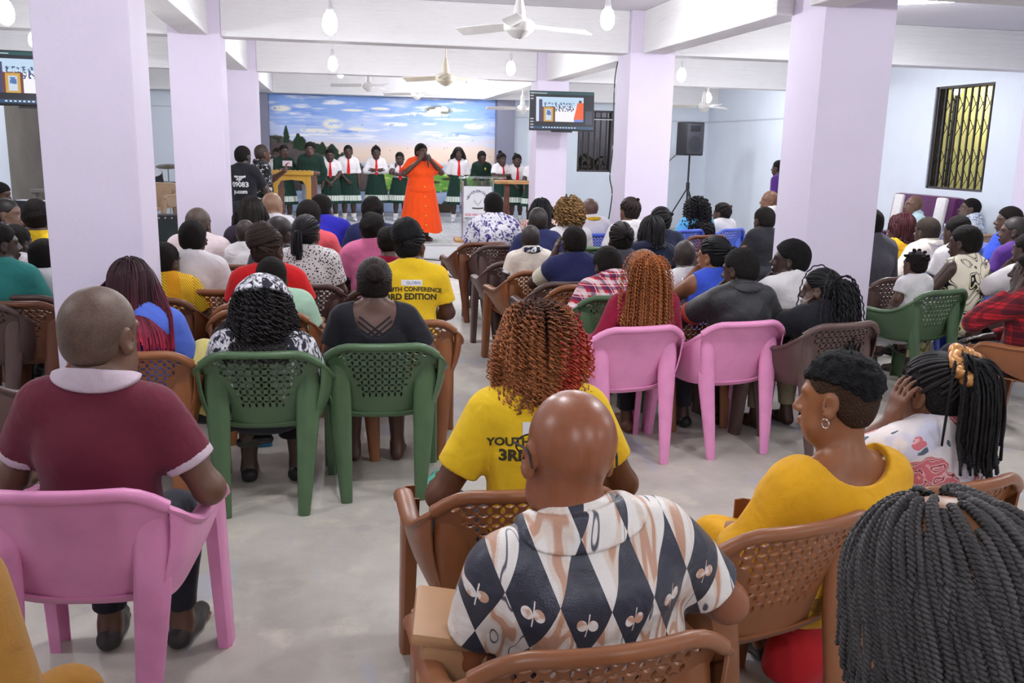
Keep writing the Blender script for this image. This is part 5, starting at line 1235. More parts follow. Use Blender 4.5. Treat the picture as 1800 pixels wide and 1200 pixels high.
P = seat('handboy', 'boy in navy with blue-gold print sleeves, hand raised to his head', (1008, 428), 'crop', top('navy', .25, 'crew', inf=.018), 'brown', 'light brown pierced-back armchair under the boy with print sleeves', Y=6.35, h=MID, hs=1.02, arms=('temple', 'lap'), skin=(72, 50, 40), ht=.006, head=(10, 4, 0))
for sd in (-1, 1): solid('print_sleeve', P.arm(sd, .016, .75, .02) + [half(P.sh[sd] + (P.el[sd] - P.sh[sd]) * .15, -(P.el[sd] - P.sh[sd]))], MID, CL['kente2'](), P.shirt)
chair('brown', tuple(PZ(945, 478, .775)[:2] + A(.0, .33)), math.radians(8), 'light brown pierced-back armchair on the aisle, behind the boy in the cream shirt')
chair('dark', tuple(PZ(1010, 498, .775)[:2] + A(-.03, .33)), math.radians(4), 'dark brown pierced-back armchair behind the boy with print sleeves')
P = seat('bunkid', 'girl with cornrows and a tiny topknot in a white lettered T-shirt', (1106, 372), 'bun', top('white', .7), 'rust', 'reddish brown armchair under the girl with the tiny topknot', Y=8.5, hs=1.08, bun=.018, tie=(.25, -.75, .85), fem=True, head=(10, 0, 0), skin=(104, 74, 56), hc=(46, 36, 34), w=1.1)
write(P, 'Golda Mei', .06, P.T(0, 0, .42)[2], .055, INKB); write(P, 'class of', .06, P.T(0, 0, .36)[2], .036, INKB)
P = seat('navygirl', 'girl in navy with two short pigtails sitting behind another navy girl', (1160, 390), 'bun', top('navy2', .8), 'dark', 'dark brown armchair under the girl in navy with pigtails', Y=8.2, hs=1.1, bun=.022, tie=(.75, -.6, .35), fem=True, hc=(28, 26, 28), w=1.1)
P = seat('navybraid', 'girl in navy with chin-length black braids', (1145, 408), 'long', top('navy2', .8), 'dark', 'dark brown pierced-back armchair under the girl in navy with braids', rim=(1130, 465), Y=7.2, hs=1.08, len=.13, fem=True, hc=(28, 26, 28), n=400, r=.008, back=0, w=1.12, tilt=4)
P = seat('plaidback', 'girl with pinned black hair hidden by the plaid-shirted man', (1090, 422), 'bun', top('grey', .7), 'dark', 'dark brown armchair under the girl with pinned hair by the plaid shirt', Y=6.6, hs=1.08, bun=.03, fem=True)
P = seat('plaid', 'young man in a red, white and navy plaid shirt bending forward', (1068, 455), 'crop', top('redplaid', .7, 'collar', inf=.02), 'green', 'green armchair under the man in the red and white plaid shirt', h=MID, Y=5.75, hs=1.05, lean=22, hy=-.14, head=(8, 22, 0), tilt=-3, arms=('wide', 'lap'), w=1.08)
P = seat('copper', 'woman in a wine red top with a long copper crinkled ponytail', (1130, 480), 'pony', top('wine', 1.9, 'crew'), 'pink', 'left one of the two pink solid-backed armchairs, under the copper-haired woman', rim=(1130, 577), pierced=False, h=.008, hs=1.03, fem=True, skin=(96, 62, 46), hc=(112, 70, 44), tie=(-.15, -1.12, .25), len=.38, nt=420, rad=.10, spread=.08, cr=.0045, pitch=.02, r=.0030, n=200, r0=.0042, dens=1, stops=[(0, (170, 100, 56)), (.5, (150, 88, 50)), (1, (168, 104, 64))], head=(-12, 6, 0), yaw=9, arms=('rest', 'lap'), tback=.3, bot=dict(m=CL['black']()), shoes=gloss('skin_tone_sandal', (110, 74, 56), .6))
P = seat('jersey', 'man in a black jersey with red and gold trim, hand at his mouth', (1300, 475), 'crop', top('jersey', .72, 'collar', cuff=gloss('red_gold_trim', (178, 60, 44), .7)), 'pink', 'right one of the two pink solid-backed armchairs, under the man in the black jersey', rim=(1315, 568), pierced=False, h=.008, hs=1.03, g=1.05, w=1.1, skin=(64, 44, 36), head=(24, 8, 2), arms=('mouth', 'wide'), yaw=9, hc=(30, 26, 26))
P = seat('longbraid', 'woman in black with very long black braids, hand on her cheek', (1442, 512), 'pony', top('black', .7, 'crew', inf=.016), 'dark', 'dark brown pierced-back armchair under the woman in black with long braids', rim=(1490, 570), h=.008, hs=1.06, fem=True, skin=(74, 50, 40), hc=(26, 25, 28), tie=(-.60, -.92, .15), len=.46, nt=240, rad=.09, spread=.14, r=.0042, n=200, r0=.0042, dens=1, cr=.003, pitch=.05, stops=[(0, (26, 25, 28)), (1, (36, 34, 38))], head=(35, 2, 4), arms=('cheek', 'lap'), yaw=12, tback=.35, shoes=None, bot=dict(m=CL['khaki']()))
P = seat('whiteprofile', 'young man in a white T-shirt seen in profile against the near right pillar', (1388, 458), 'crop', top('white', .7), 'dark', 'dark brown pierced-back armchair under the young man in profile by the near right pillar', rim=(1400, 545), h=MID, Y=5.35, hs=1.05, ht=.016, head=(50, -2, 0), arms=('chin', 'lap'), skin=(58, 42, 36), hc=(26, 24, 24), yaw=10)
P = seat('sleeveless', 'woman in a sleeveless royal blue top with sleek black hair, hands raised with a watch', (1254, 452), 'pony', top('royal2', 0, 'crew'), 'brown', 'light brown pierced-back armchair under the woman in the sleeveless blue top', rim=(1240, 540), h=MID, Y=5.55, fem=True, hs=1.06, skin=(138, 92, 66), tie=(.1, -1.0, .1), len=.2, nt=150, rad=.08, tback=.2, hc=(26, 25, 28), head=(30, 2, 0), arms=('mouth', 'lap'), stops=[(0, (22, 22, 26)), (1, (30, 28, 32))])
b = MB(); u = P.wr[-1] - P.el[-1]; u /= np.linalg.norm(u); e1 = np.cross(u, A(0, 0, 1)); e1 /= np.linalg.norm(e1); e2 = np.cross(u, e1); b.tube([P.wr[-1] - u * .02 + (e1 * math.cos(t) + e2 * math.sin(t)) * .031 for t in np.linspace(0, 6.283, 24)], .006, 6); b.obj('wristwatch', SILVER, P.root)
P = seat('baldkid', 'small boy with shaved head beside the woman in the sleeveless blue top', (1203, 450), 'shaved', top('white', .7), 'dark', 'dark brown armchair under the small shaven boy', rim=(1195, 482), s=.7, Y=5.9, hs=1.06, skin=(70, 52, 44), hc=(60, 48, 44), head=(-15, 0, 0), h=MID)
P = seat('skycurl', 'woman in sky blue with long curly black hair near the loudspeaker stand', (1222, 370), 'curls', top('sky', .8, 'crew', inf=.02), 'blue', 'blue pierced-back armchair under the woman in sky blue', rim=(1212, 405), Y=10.6, fem=True, hs=1.25, len=.36, n=520, cr=.012, pitch=.05, r=.009, vol=.12, stops=[(0, (26, 24, 28)), (1, (32, 28, 32))], head=(25, 0, 0), w=1.2, g=1.1)
P = seat('redties', 'girl in white with red hair ties and short pigtails', (1268, 376), 'bun', top('white', .7), 'blue', 'blue pierced-back armchair under the girl with red hair ties', rim=(1288, 403), Y=10.9, hs=1.1, bun=.02, tie=(.6, -.7, .55), fem=True, band=gloss('red_bobble', (214, 44, 62), .4), band_r=.014, hc=(36, 30, 30), head=(15, 0, 0))
chair('rust', tuple(PZ(1250, 415, .775)[:2] + A(-.08, .33)), math.radians(10), 'reddish brown pierced-back armchair standing between the blue chairs and the sleek-haired woman')
P = seat('blackboy', 'boy in a black shirt with cornrows beside the near right pillar', (1342, 388), 'crop', top('black', .8), 'rust', 'reddish brown armchair under the boy in black by the near right pillar', rim=(1340, 428), Y=8.8, hs=1.15, w=1.1, g=1.1)
P = seat('glasses', 'bald man with glasses half hidden by the near right pillar', (1352, 353), 'bald', top('white', .8), 'blue', 'blue armchair under the bald man with glasses by the near right pillar', Y=11.6, hs=1.15, head=(50, 0, 0), skin=(118, 82, 64))
# ---- right side beyond the pillar
P = seat('sofaman', 'elderly bald man in a pale aqua shirt sitting on the purple settee', (1605, 362), 'bald', top('lightteal', .8, 'collar', inf=.02), None, Y=10.6, hs=1.12, yaw=78, head=(5, -4, 0), skin=(106, 76, 60), g=1.1, face=True)
P = seat('batik', 'heavy man in a blue-grey batik shirt in profile by the right wall', (1704, 368), 'crop', top('batik', .8, 'collar', inf=.025), 'tan', 'tan armchair under the heavy man in the batik shirt', Y=10.1, hs=1.15, g=1.3, w=1.2, cyaw=10, yaw=48, head=(18, -8, 0), ht=.005, skin=(82, 60, 50), face=True)
P = seat('redbob', 'woman with a dark red bob and mustard top, right', (1582, 402), 'long', dict(m=CL['mustard'](), sleeve=.0, neck='wide'), 'green', 'green armchair under the woman with the dark red bob', Y=8.1, fem=True, hs=1.2, len=.13, n=500, r=.008, back=0, hc=(62, 24, 30), stops=[(0, (70, 26, 34)), (1, (50, 22, 26))], skin=(92, 64, 52), head=(10, 0, 0))
P = seat('oldwhite', 'man with greying hair in a cream-white collared shirt, right', (1628, 408), 'crop', top('cream', .9, 'collar', inf=.02), 'blue', 'blue pierced-back armchair under the man with greying hair', Y=7.2, hs=1.06, hc=(66, 56, 50), w=1.15, arms=('wide', 'lap'), skin=(70, 52, 44))
P = seat('white4', 'person in white with rounded black hair behind the cream swirl dress', (1680, 408), 'afro', top('white', .7), 'blue', 'blue armchair under the person in white behind the swirl-print dress', Y=6.6, ht=.008, hs=1.05)
P = seat('swirl', 'woman in a sleeveless cream dress with black swirls, arm round a toddler', (1695, 428), 'crop', top('swirl', 0, 'crew', inf=.018), 'green', 'green pierced-back armchair under the woman in the swirl-print dress', rim=(1665, 512), h=MID, Y=6.0, hs=1.08, fem=True, ht=.010, head=(15, 2, 0), arms=(dict(el=(.33, .12, .20), wr=(.40, .30, .06)), 'lap'), skin=(66, 46, 38), bot=dict(m=CL['swirl'](), skirt=1, hem=.14), w=1.02, cyaw=16, yaw=14, shoes=None)
P = seat('toddler', 'toddler in white with bantu knots held by the woman in the swirl dress', (1608, 466), 'knots', top('white', .6), 'green', 'dark green armchair under the toddler, against the near right pillar', rim=(1535, 470), s=.5, Y=5.9, hz=.90, hs=1.16, h=MID, skin=(92, 64, 52), seat=.42, hc=(34, 26, 26), bot=dict(m=CL['white'](), skirt=1, hem=.3))
P = seat('bluewoman', 'woman in bright royal blue with smooth black hair at the right edge', (1772, 388), 'crop', top('royal2', .9, 'crew', inf=.02), 'rust', 'reddish brown armchair under the woman in bright royal blue at right', Y=7.9, fem=True, hs=1.1, ht=.012, head=(40, 0, 0), w=1.15)
P = seat('purpletee', 'young man with shaved head in a purple lettered T-shirt at the right edge', (1782, 408), 'shaved', top('purple', .7), 'green', 'green pierced-back armchair under the young man in the purple T-shirt', rim=(1770, 470), Y=6.8, h=MID, hs=1.08, skin=(70, 50, 42), hc=(48, 40, 38), head=(30, 0, 0), w=1.1)
patch_on(P, -.13, P.T(0, 0, .44)[2], .075, .05, LABELW); write(P, 'SP', .02, P.T(0, 0, .42)[2], .06, INKW, bold=.001)
P = seat('redplaid', 'person in a red and black plaid shirt raising a hand, right edge', (1812, 478), 'crop', top('darkplaid', 1.85, 'collar', inf=.018), 'brown', 'light brown pierced-back armchair under the person in red and black plaid, right edge', h=MID, Y=4.75, arms=('temple', 'lap'), yaw=30, cyaw=30, w=1.12, skin=(60, 42, 36), head=(20, 0, 0))
P = seat('greyshirt', 'person in a charcoal shirt with head hidden behind the near right pillar', (1528, 395), 'crop', top('grey', .9, 'crew', inf=.02), 'dark', 'dark brown armchair under the person in charcoal behind the near right pillar', Y=6.6, h=MID, w=1.15, g=1.1)
P = seat('whitehand', 'person in white at the far right edge behind the plaid shirt', (1806, 440), 'crop', top('white', .8), 'dark', 'dark brown armchair under the person in white at the far right edge', Y=5.75, h=MID, arms=('chin', 'lap'))
# ---- lower left: only a sleeve, forearm and knee reach into the frame
P = seat('ochre', 'person in an ochre outfit whose sleeve and knee show at the bottom left corner', (-188, 792), 'crop', top('ochre', .95, 'crew', inf=.03), 'dark', 'dark brown armchair under the person in ochre, bottom left corner', Y=1.65, h=.009, hs=1.05, yaw=-38, arms=(dict(el=(.23, .04, .24), wr=(.0, .20, .16)), dict(el=(.23, .04, .24), wr=(.02, .20, .14))), bot=dict(m=CL['ochre']()), w=1.08, g=1.1, skin=(72, 50, 40), knees=.10)
chair('rust', tuple(PZ(25, 533, .775)[:2] + A(0, .33)), math.radians(-6), 'reddish brown pierced-back armchair at the left edge, empty, behind the maroon polo')
chair('dark', tuple(PZ(10, 612, .775)[:2] + A(-.10, .05)), math.radians(-28), 'dark brown armchair turned sideways at the left edge, beside the pink chair')
# ---- standing people
def stand(key, label, hpx, feetY, hair='crop', tp=None, floor=.22, **kw):
    z = PY(*hpx, feetY)[2] - floor; s = z / 1.51
    sp = dict(label=label, px=hpx, Y=feetY, hz=z, s=s, legs=.80, seated=False, floor=floor, hair=hair, top=tp, h=FAR, yaw=180, arms=('down', 'down'), hs=1.06 / (s if s > .8 else .5 + .5 * s)); sp.update(kw)
    if sp.get('hsm'): sp['hs'] *= sp['hsm']
    P = Person(sp); PEOPLE[key] = P; return P
TIE = plain('red_tie', 206, 34, 40); SOCKW = plain('white_sock', 226, 226, 230); SHOEW = gloss('white_plimsoll', (224, 224, 226), .6)
def tie(P, n=.30):
    T_ = BVHTree.FromPolygons([v.co[:] for v in P.shirt.data.vertices], [p.vertices[:] for p in P.shirt.data.polygons]); rows = []
    z0 = P.T(0, 0, .565)[2]
    for i in range(12):
        t = i / 11; z = z0 - n * t; wd = np.interp(t, (0, .08, .12, .85, 1), (.022, .018, .014, .034, .006)); row = []
        for q in (-1, 0, 1):
            h = T_.ray_cast(Vector((q * wd, 1, z)), Vector((0, -1, 0))); row.append((q * wd, (h[0].y if h[0] else .12) + .008 + (q == 0) * .003, z))
        rows.append(row)
    b = MB(); sheet(b, rows, .004); b.obj('necktie', TIE, P.root)
def girl(key, label, hpx, Y, **kw):
    d = dict(fem=False, ht=.005, bot=dict(m=CL['skirtgreen'](), skirt=1, hem=.345, top=.20, flare=.10), socks=SOCKW, sock_len=.30, shoes=SHOEW, face=True, skin=(66, 46, 38), yaw=180 + math.degrees(math.atan2(PY(*hpx, Y)[0], Y)) * -1 * -.0, group=None); d.update(kw)
    tp = d.pop('tp', top('white', d.pop('sl', .7), 'collar')); tp.setdefault('hem', .25); P = stand(key, label, hpx, Y, d.pop('hair', 'crop'), tp, **d)
    if tp['m'] is CL['white'](): tie(P)
    return P
girl('g1', 'schoolgirl in white blouse and red tie, half hidden behind the gold podium', (487, 272), 18.2, yaw=150, arms=('clasp', 'clasp'))
girl('g2', 'pupil in a green jumper and white collar with arms raised, left of the group', (499, 267), 17.6, yaw=200, tp=top('green', 1.9, 'crew', collar=CL['white']()), arms=('crossed', 'fwd'))
P = stand('gman', 'man in a dark green jumper and grey trousers standing beside the gold podium', (545, 263), 17.4, 'crop', top('green', 1.9, 'crew', inf=.025), g=1.15, w=1.15, bot=dict(m=CL['greytr']()), arms=('down', 'back'), yaw=165, face=True, ht=.014, head=(10, 0, 0))
girl('g3', 'schoolgirl with hands clasped low and head bowed, third from the left in white', (580, 273), 18.0, arms=('clasp', 'clasp'), head=(0, 10, 0))
girl('g4', 'tall schoolgirl in long white sleeves and red tie, hands clasped', (612, 267), 18.1, sl=1.9, arms=('down', 'clasp'))
girl('g5', 'schoolgirl with arms folded and hair in a topknot', (661, 269), 18.3, sl=1.9, arms=('crossed', 'crossed'), hair='bun', bun=.022, tie=(0, -.3, 1.05))
girl('g6', 'schoolgirl leaning her cheek on her hand beside the woman in orange', (703, 279), 18.3, sl=.6, arms=('crossed', 'cheek'), head=(-12, 8, 8))
girl('g7', 'schoolgirl with shoulder-length braids just right of the woman in orange', (806, 271), 18.0, sl=1.5, arms=('back', 'back'), hair='long', len=.22, back=0, n=360, r=.009)
girl('g8', 'pupil in a bottle-green pullover with a gold badge looking down', (847, 277), 18.3, tp=top('green', 1.9, 'crew', collar=CL['white']()), arms=('clasp', 'clasp'), head=(10, 18, 0))
P = PEOPLE['g8']; patch_on(P, -.06, P.T(0, 0, .45)[2], .035, .045, gloss('gold_badge', (190, 170, 70), .5), False, 'badge')
girl('g9', 'schoolgirl with hair puffed on top, arms folded, right of the lectern', (882, 281), 18.0, arms=('crossed', 'crossed'), hair='bun', bun=.04, tie=(.1, -.2, 1.05), yaw=200)
girl('g10', 'schoolgirl in white and red tie with a side bun, second from the right end', (909, 283), 18.0, arms=('down', 'clasp'), hair='bun', bun=.026, tie=(.3, -.5, 1.0))
girl('g11', 'schoolgirl at the right end of the line, half hidden by the pillar with the screen', (939, 285), 17.6, arms=('clasp', 'down'))
# woman in orange
P = stand('orange', 'woman in a long bright orange buttoned dress singing into a microphone', (741, 268), 14.35, 'crop', top('orange', .85, 'crew', inf=.028), fem=True, g=1.22, w=1.08, hsm=1.02, ht=.012, skin=(82, 54, 44), arms=(dict(el=(.30, .10, .34), wr=(.05, .215, .575), hd=(-.5, .1, .8), hn=(-.3, -1, 0), curl=1.1), dict(el=(.30, .10, .32), wr=(.05, .215, .555), hd=(-.5, .1, .8), hn=(-.3, -1, 0), curl=1.1)), yaw=192, head=(14, -4, 0), bot=dict(m=CL['orange'](), skirt=1, hem=.14, top=.26, flare=.145, n='dress_skirt', wave=.012), face=True, shoes=gloss('brown_sandal', (80, 56, 46), .5))
for i in range(7):
    z = P.T(0, 0, .46)[2] - i * .145; fy = (.115 + .028) * 1.0 if i < 2 else .128 * 1.22 + .012 + .145 * ((i - 1) / 6) * .78; b = MB(); b.sphere((0, fy + .02, z), (.013, .006, .013), 10, 6); b.obj('button', gloss('gold_button', (226, 176, 84), .35), P.root)
t = empty('microphone', P.loc + rotm(0, 0, 192) @ (P.L(.0, .145, -.055)), math.radians(192), label='dark handheld microphone held to the mouth of the woman in orange', cat='microphone'); b = MB(); b.sphere((0, 0, 0), .026, 14, 9); b.obj('grille_ball', gloss('mic_mesh', (70, 70, 76), .4, .5, .6), t); b = MB(); b.tube([(0, .012, -.015), (0, .05, -.10), (0, .075, -.17)], [.017, .014, .011], 10); b.obj('handle', gloss('mic_body', (40, 40, 44), .4), t)
# men filming at the left of the stage
P = stand('tee', 'man in a black T-shirt with white back lettering standing by the second left pillar', (428, 275), 12.2, 'crop', top('black', .8, 'crew'), floor=0, yaw=-20, head=(-22, 0, 0), skin=(48, 36, 32), ht=.009, arms=('down', 'fwd'), g=1.05)
for i, (s_, sz) in enumerate((('"SJP"', .075), ('09083', .085), ('p.com', .07))): write(P, s_, .01, P.T(0, 0, .42)[2] - .082 * i, sz, INKW, bold=.0025)
P = stand('phoneman', 'man in a black and white flowered shirt holding up a phone', (462, 271), 12.9, 'shaved', top('blackwhite', .8, 'collar', inf=.022), floor=0, yaw=-70, head=(10, 0, 0), skin=(88, 60, 48), hc=(60, 46, 40), arms=(dict(el=(.22, .20, .36), wr=(.06, .36, .50), hd=(.1, .3, 1), hn=(-.4, 1, 0), curl=.8), 'down'), g=1.1)
c = P.loc + rotm(0, 0, -70) @ (P.wr[-1] + A(0, .035, .10)); t = empty('phone', c, math.radians(-30), label='white phone with lit screen held up by the man in the flowered shirt', cat='phone'); b = MB(); b.box((0, 0, 0), (.15, .009, .075), bev=.003); b.obj('case', gloss('white_case', (220, 216, 220), .3), t); b = MB(); b.box((0, -.0055, 0), (.13, .002, .06)); b.obj('screen', mat('phone_screen', (.1, .1, .1), .2, emit=S(226, 190, 206), estr=.8), t)
P = stand('purplestand', 'person in purple standing far back, mostly hidden by the near right pillar', (1368, 296), 14.0, 'crop', top('purple', .9), floor=0, yaw=40)
# ------------------------------------------------------------------ furniture and equipment
GOLDP = gloss('gold_paint', (206, 160, 62), .35, .5); WOODD = M('darkwood', lambda: mat('dark_red_wood', lambda: (lambda v, x, y, z: mixc(step(noise(vec(x * 6, y * 6, z * 1.2), 4, 4), .35, .7), S(82, 42, 30), S(120, 66, 46)))(*coords()), .4, .4))
OAK = M('oak', lambda: mat('pale_wood', lambda: (lambda v, x, y, z: mixc(step(noise(vec(x * 2, y * 9, z * 9), 3, 4), .35, .7), S(176, 128, 78), S(206, 158, 100)))(*coords()), .45, .35))
BLACK = gloss('black_plastic', (34, 34, 38), .5); CHROME = gloss('chrome', (200, 202, 208), .18, .5, .95); ACRYL = M('acrylic', lambda: mat('clear_acrylic', (.93, .97, .97), .04, .5, trans=.96, alpha=.55))
# carved podium with an open arched front
c = PZ(555, 432, .22); a = PY(476, 300, 13.9); a2 = PY(553, 300, 13.9); wd = a2[0] - a[0]; cx = (a[0] + a2[0]) / 2; top_z = a[2]
t = empty('carved_podium', (cx + .02, 13.72 + .5, .22), math.radians(-13), label='gold-edged dark wood podium with an open arched front, left on the stage', cat='podium'); hw = wd / 2; ht = top_z - .22 - .03
b = MB(); b.box((0, 0, ht), (wd + .02, .46, .05), rx=-.06, bev=.01); b.obj('desk_top', WOODD, t); b = MB(); b.box((0, -.235, ht + .002), (wd + .05, .03, .065), bev=.012)
for i in range(9): b.sphere((-hw + .04 + i * (wd - .08) / 8, -.25, ht + .03), (.03, .012, .014), 8, 5)
b.obj('gilded_edge', GOLDP, t)
for s in (-1, 1):
    b = MB(); b.box((s * (hw - .06), .02, ht / 2 - .01), (.05, .36, ht - .05)); pn = b.obj('side_panel', WOODD, t)
    for y in (-.17, .20):
        b = MB(); b.tube(smoothpath([(s * (hw - .06) + .018 * math.sin(i * 1.9) * s, y, .03 + i * (ht - .08) / 12) for i in range(13)], 40), .016, 8); b.obj('carved_edge', GOLDP, pn)
b = MB()
for sx in (-1, 1):
    b.box((sx * (hw - .065), -.19, ht / 2), (.065, .04, ht - .06), bev=.008)
    xs = [sx * (hw - .095), sx * (hw - .15), sx * .01]; b.prism([(xs[0], ht - .20), (xs[0], ht - .02), (xs[1], ht - .02), (xs[1], ht - .115)], -.205, -.172); b.prism([(xs[1], ht - .115), (xs[1], ht - .02), (0, ht - .02), (0, ht - .10)], -.205, -.172)
b.obj('front_arch', GOLDP, t, False); b = MB(); b.box((0, 0, .04), (wd - .06, .44, .08), bev=.012); b.obj('plinth', WOODD, t)
# acrylic lectern with the church sign
p = PY(838, 436, 14.3); lx = p[0]; t = empty('acrylic_lectern', (lx, 14.35, .22), math.radians(-4), label='clear acrylic lectern with a white printed sign, right of the woman in orange', cat='lectern'); hw = .25; zt = PY(838, 312, 14.3)[2] - .22
for s in (-1, 1): b = MB(); b.box((s * hw, 0, zt / 2), (.014, .30, zt - .06)); b.obj('side_panel', ACRYL, t, False)
b = MB(); b.box((0, -.14, zt / 2 + .0), (hw * 2, .010, zt - .08)); b.obj('front_panel', ACRYL, t, False); b = MB(); b.box((.08, 0, zt - .0), (hw * 2 + .22, .36, .016), rx=-.10, bev=.003); b.obj('reading_top', ACRYL, t, False)
b = MB(); b.box((0, 0, .022), (hw * 2 + .20, .42, .045), bev=.01); b.obj('wooden_base', OAK, t)
for s in (-1, 1): b = MB(); b.tube([(s * (hw - .015), -.16, .05), (s * (hw - .015), -.16, zt - .05)], .012, 8); b.obj('metal_post', CHROME, t)
zc = zt - .37; b = MB(); b.box((0, -.165, zc), (.44, .008, .48), bev=.002); sg = b.obj('sign_board', LABELW, t, False)
def flat_text(txt, size, loc, rot, m, parent, name='lettering', bold=0, align='CENTER'):
    cu = bpy.data.curves.new(name, 'FONT'); cu.body = txt; cu.size = size; cu.align_x = align; cu.align_y = 'CENTER'; cu.offset = bold; cu.extrude = .0008; o = bpy.data.objects.new('t', cu); COL.objects.link(o)
    me = bpy.data.meshes.new_from_object(o.evaluated_get(bpy.context.evaluated_depsgraph_get())); bpy.data.objects.remove(o); me.materials.clear(); me.materials.append(m); me.name = name
    o = link(name, me, parent); o.location = loc; o.rotation_euler = rot; return o
INKP = gloss('purple_sign_ink', (96, 70, 120), .7); INKR = gloss('pink_sign_ink', (206, 60, 110), .7)
tx = 'NEW HORIZON CHURCH'; b = MB(); ms = []
for i, ch in enumerate(tx):
    if ch == ' ': continue
    ang = math.radians(158 - i * 136 / (len(tx) - 1)); o = flat_text(ch, .052, (.165 * math.cos(ang), -.1702, zc - .02 + .185 * math.sin(ang)), (math.pi / 2, ang - math.pi / 2 if False else 0, 0), INKP, sg, 'sign_letter', .001)
    o.rotation_euler = (Matrix.Rotation(-(ang - math.pi / 2), 4, 'Y') @ Matrix.Rotation(math.pi / 2, 4, 'X')).to_euler(); ms.append(o)
b = MB()                                    # join the arc of letters into one piece of lettering
for o in ms:
    bm = o.data; Mx = o.matrix_basis; b.add([(Mx @ v.co)[:] for v in bm.vertices], [list(p_.vertices) for p_ in bm.polygons])
for o in ms: bpy.data.objects.remove(o)
b.obj('arched_lettering', INKP, sg, False); flat_text('GOD WILL HELP US', .046, (0, -.1702, zc - .20), (math.pi / 2, 0, 0), INKR, sg, 'lettering', .0012)
b = MB()
for s in (-1, 1):
    b.add([(s * .004, -.1705, zc - .045), (s * .022, -.1705, zc - .012), (s * .07, -.1705, zc + .05), (s * .05, -.1705, zc - .002), (s * .026, -.1705, zc - .035)], [[0, 1, 2, 3, 4][::s]])
b.box((0, -.171, zc - .045), (.012, .002, .045)); b.obj('dove_emblem', gloss('grey_emblem', (176, 176, 184), .7), sg, False); b = MB()
for s in (-1, 1): b.add([(0, -.1705, zc - .092), (s * .085, -.1705, zc - .085), (s * .09, -.1705, zc - .105), (0, -.1705, zc - .115)], [[0, 1, 2, 3][::s]])
b.obj('book_emblem', gloss('dark_emblem', (70, 62, 60), .7), sg, False)
# plain wooden stand behind it
p = PY(897, 320, 15.3); t = empty('wooden_stand', (p[0], 15.3, .22), 0, label='plain wooden T-shaped reading stand behind the acrylic lectern', cat='stand'); zt = p[2] - .22
b = MB(); b.box((0, 0, zt), (.56, .4, .05), bev=.006); b.obj('table_top', OAK, t); b = MB(); b.box((-.06, 0, zt / 2), (.085, .085, zt - .05), bev=.006); b.obj('post', WOODD, t); b = MB(); b.box((-.06, 0, .025), (.4, .34, .05), bev=.006); b.obj('foot', WOODD, t)
# vase of flowers on the stage
p = PZ(842, 402, .22); t = empty('flower_vase', (p[0], 16.2, .22), 0, label='small glass vase of pale flowers on the stage behind the lectern', cat='vase'); b = MB(); b.lathe([(.05, 0), (.06, .05), (.045, .14), (.06, .2)], 16); b.obj('glass', ACRYL, t); leaves('flowers', (0, 0, .29), 90, (.26, .2, .2), 8, gloss('pale_petals', (214, 222, 210), .7), .03, t)
# screens
def _screen():
    v, x, y, z = coords('Generated'); u, w_ = x, z
    c = mixc((w_ > .93), S(28, 30, 40), S(38, 84, 86)); c = mixc(w_ < .075, c, S(40, 74, 110))
    ins = (u > .09) * (u < .84) * (w_ > .20) * (w_ < .86); a = (u - .09) / .75; q = (w_ - .20) / .66
    pic = mixc(step(q, .5, .7), S(250, 248, 252), S(196, 222, 246)); n = noise(vec(u * 18, 0, w_ * 9), 2, 3)
    pic = mixc((q > .42) * (q < .78) * (n > .52) * (a < .8), pic, S(70, 84, 130)); pic = mixc((a < .06), pic, S(220, 228, 246)); pic = mixc((a > .06) * (a < .13) * (q < .9), pic, S(70, 70, 110))
    pic = mixc((a > .12) * (a < .40) * (q < .60), pic, S(112, 62, 50)); pic = mixc((a > .16) * (a < .36) * (q < .58), pic, S(214, 166, 76)); pic = mixc((a > .20) * (a < .32) * (q < .50) * (q > .06), pic, S(206, 222, 240)); pic = mixc((a > .22) * (a < .31) * (q < .46) * (q > .26) * (n > .42), pic, S(84, 120, 180))
    lean = a + (q - .5) * -.12; pic = mixc((lean > .84) * (q > .10) * (q < .78), pic, S(246, 100, 44)); pic = mixc((a > .80) * (q < .10), pic, S(120, 140, 214)); pic = mixc((xabs(a - .93) < .03) * (q > .78) * (q < .88), pic, S(90, 60, 70))
    c = mixc(ins, c, pic); ic = (xabs(xfrac(u * 22) - .5) < .28) * (w_ > .025) * (w_ < .055) * (u > .18) * (u < .72); c = mixc(ic, c, S(210, 222, 236)); c = mixc((u > .87) * (w_ > .14) * (w_ < .50) * (u < .98), c, S(70, 72, 92))
    c = mixc((u < .05) * (xabs(xfrac(w_ * 13) - .5) < .2) * ((w_ < .3) + (w_ > .78)), c, S(190, 190, 200)); return mixc((w_ > .95) * (w_ < .965) * (u > .04) * (u < .26), c, S(220, 226, 226))
SCREEN = mat('lit_screen', (.02, .02, .02), .25, emit=_screen, estr=1.0)
def tv(loc, rz, wd, tiltx, label, arm):
    t = empty('wall_screen', loc, rz, label=label, cat='screen', group=None); t.rotation_euler = (tiltx, 0, rz); hh = wd * .585
    b = MB(); b.box((0, .03, 0), (wd, .055, hh), bev=.006); b.obj('housing', BLACK, t); b = MB(); b.box((0, .001, .004), (wd - .022, .006, hh - .03)); b.obj('display', SCREEN, t, False)
    b = MB(); b.box((0, .09, 0), (.3, .08, .2)); b.tube([(0, .1, .06), (0, arm, .14)], .02, 8); b.tube([(0, .1, -.06), (0, arm, .02)], .02, 8); b.obj('bracket', BLACK, t); b = MB(); b.box((0, .02, -hh / 2 - .012), (.3, .03, .018)); b.obj('sensor_bar', BLACK, t)
p = PY(988, 195, 12.75); tv(p, math.radians(-3), .92, math.radians(-6), 'wall screen on the pillar right of the painted landscape, showing the stage', .52)
